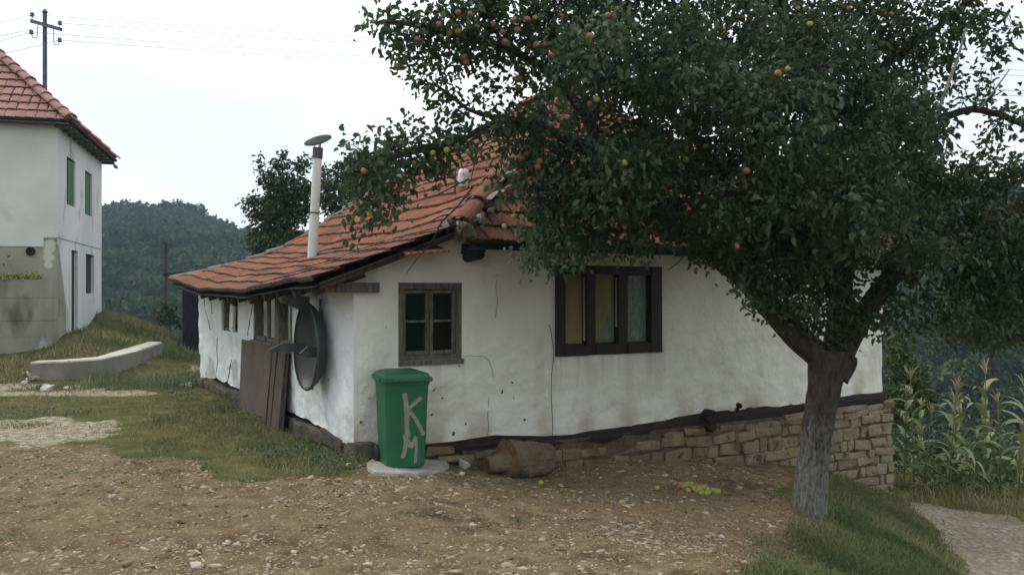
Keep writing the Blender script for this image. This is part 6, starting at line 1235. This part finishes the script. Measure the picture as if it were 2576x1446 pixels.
# ---------------------------------------------------------------- wooded hills
def crown_template(seed, n=150, sz=0.30):
    r_ = np.random.default_rng(seed); lob = r_.normal(size=(7, 3)); lob /= np.linalg.norm(lob, axis=1)[:, None]; lob[:, 2] = np.abs(lob[:, 2]) * 0.9; lob = lob * 0.55; k = r_.integers(0, 7, n)
    d = r_.normal(size=(n, 3)); d /= np.linalg.norm(d, axis=1)[:, None]; d[:, 2] = np.where(r_.random(n) < .75, np.abs(d[:, 2]), d[:, 2]); p = lob[k] + d * r_.uniform(.38, .55, (n, 1)); p[:, 2] *= 1.15
    V, F = leaves_arrays(p, d + r_.normal(0, .6, (n, 3)), r_.uniform(.7, 1.3, n) * sz, r_.uniform(.7, 1.3, n) * sz * .9, 0.2, r_); return V, F
TPL = [crown_template(60 + i, 210, .30) for i in range(6)]; TPF = [crown_template(70 + i, 620, .15) for i in range(6)]
def forest(name, x, y, size, label, T_P=TPL):
    Vs, Fs, Ts, b = [], [], [], 0; z = height(x, y); k = rng.integers(0, 6, len(x)); tint = rng.beta(1.3, 2.2, len(x))
    for q in range(6):
        s = np.where(k == q)[0]; tv, tf = T_P[q]
        if not len(s): continue
        a = rng.uniform(0, 6.28, len(s)); ca, sa = np.cos(a)[:, None], np.sin(a)[:, None]; v = tv[None] * size[s][:, None, None]
        Vs.append(np.stack([v[..., 0] * ca - v[..., 1] * sa + x[s][:, None], v[..., 0] * sa + v[..., 1] * ca + y[s][:, None], v[..., 2] * rng.uniform(.9, 1.3, (len(s), 1)) + (z[s] + size[s] * .45)[:, None]], -1).reshape(-1, 3))
        Fs.append((tf[None] + (np.arange(len(s)) * len(tv))[:, None, None] + b).reshape(-1, 4)); Ts.append(np.repeat(tint[s], len(tv))); b += len(s) * len(tv)
    return tag(link(name, np_mesh(name, np.concatenate(Vs), np.concatenate(Fs), M['wood_leaf'], np.concatenate(Ts))), label, 'woodland', kind='stuff')
def sector(n, a0, a1, d0, d1):
    d = np.sqrt(rng.uniform(d0 ** 2, d1 ** 2, n)); a = rng.uniform(a0, a1, n); return d * np.sin(a), d * np.cos(a)
x1, y1 = sector(2600, -0.62, -0.20, 85, 262)
forest('hillside_forest', x1, y1, rng.uniform(2.3, 3.9, len(x1)), 'dense hazy wood covering the far hillside between the two houses')
x1, y1 = sector(420, -0.2, 0.28, 150, 240); x2, y2 = sector(1000, 0.28, 0.85, 60, 150); x3, y3 = sector(260, 0.40, 0.75, 34, 62)
forest('valley_forest', np.r_[x1, x2, x3], np.r_[y1, y2, y3], np.r_[rng.uniform(2.6, 4.2, len(x1)), rng.uniform(1.9, 3.4, len(x2)), rng.uniform(1.1, 2.0, len(x3))], 'dark wood on the valley slope beyond the corn at right', TPF)
# trees standing out on the skyline
def sky_tree(seed):
    r_ = np.random.default_rng(seed); root = thing('skyline_tree', (0, 0, -60), 'tree', 'tree', 'trees along the hilltop'); V, F = crown_template(seed, 320, .24); V = V * np.array([2.3, 2.3, 2.9]) + np.array([0, 0, 5.0])
    link('crown', np_mesh('crown', V, F, M['wood_leaf'], np.repeat(r_.uniform(0, .5, len(V) // 6), 6)), root)
    mb_ = MB(); mb_.tube([(0, 0, -2), (.1, 0, 2), (0, .1, 5.5)], [.22, .18, .08], 7)
    for a in (0.5, 2.4, 4.5): mb_.tube([(0, 0, 2.6), (math.cos(a) * 1.1, math.sin(a) * 1.1, 4.4)], [.09, .04], 5)
    mb_.build('trunk', M['twig'], root); return root
pr = [sky_tree(90 + i) for i in range(4)]; us_ = set(); random.seed(31)
xs_ = list(np.linspace(262, 505, 17)) + list(np.linspace(520, 640, 6))
for i, px in enumerate(xs_):
    px += random.uniform(-5, 5); az = math.atan((px - CX) / FOC); d = 246 + random.uniform(-3, 3); x_, y_ = d * math.sin(az), d * math.cos(az); k = i % 4; s_ = random.uniform(.78, 1.1) * (0.72 if px > 515 else 1); loc = (x_, y_, float(height([x_], [y_])[0]) - 0.5)
    if k not in us_: o = pr[k]; us_.add(k); o.location = loc; o.rotation_euler = (0, 0, random.uniform(0, 6)); o.scale = (s_,) * 3
    else: o = copy_tree(pr[k], loc, random.uniform(0, 6), s_)
    o['label'] = 'tree standing up along the hilltop skyline, sky showing between the trunks' if px <= 515 else 'small tree on the falling end of the hilltop skyline'

# ---------------------------------------------------------------- air
hb = bpy.data.meshes.new('haze'); bm = bmesh.new(); bmesh.ops.create_cube(bm, size=1); bm.to_mesh(hb); bm.free()
hm = bpy.data.materials.new('haze'); hm.use_nodes = True; n = hm.node_tree.nodes; n.clear(); o_ = n.new('ShaderNodeOutputMaterial'); v_ = n.new('ShaderNodeVolumePrincipled')
v_.inputs['Color'].default_value = (0.62, 0.84, 1.0, 1); v_.inputs['Density'].default_value = 0.0006; v_.inputs['Anisotropy'].default_value = 0.2; hm.node_tree.links.new(v_.outputs[0], o_.inputs['Volume']); hb.materials.append(hm)
z0_ = float(zs.min()) - 1; z1_ = 46.0; ho = link('haze', hb, None, (0, 0, (z0_ + z1_) / 2), (0, 0, 0), (860, 860, z1_ - z0_)); tag(ho, kind='stuff')
print('done')
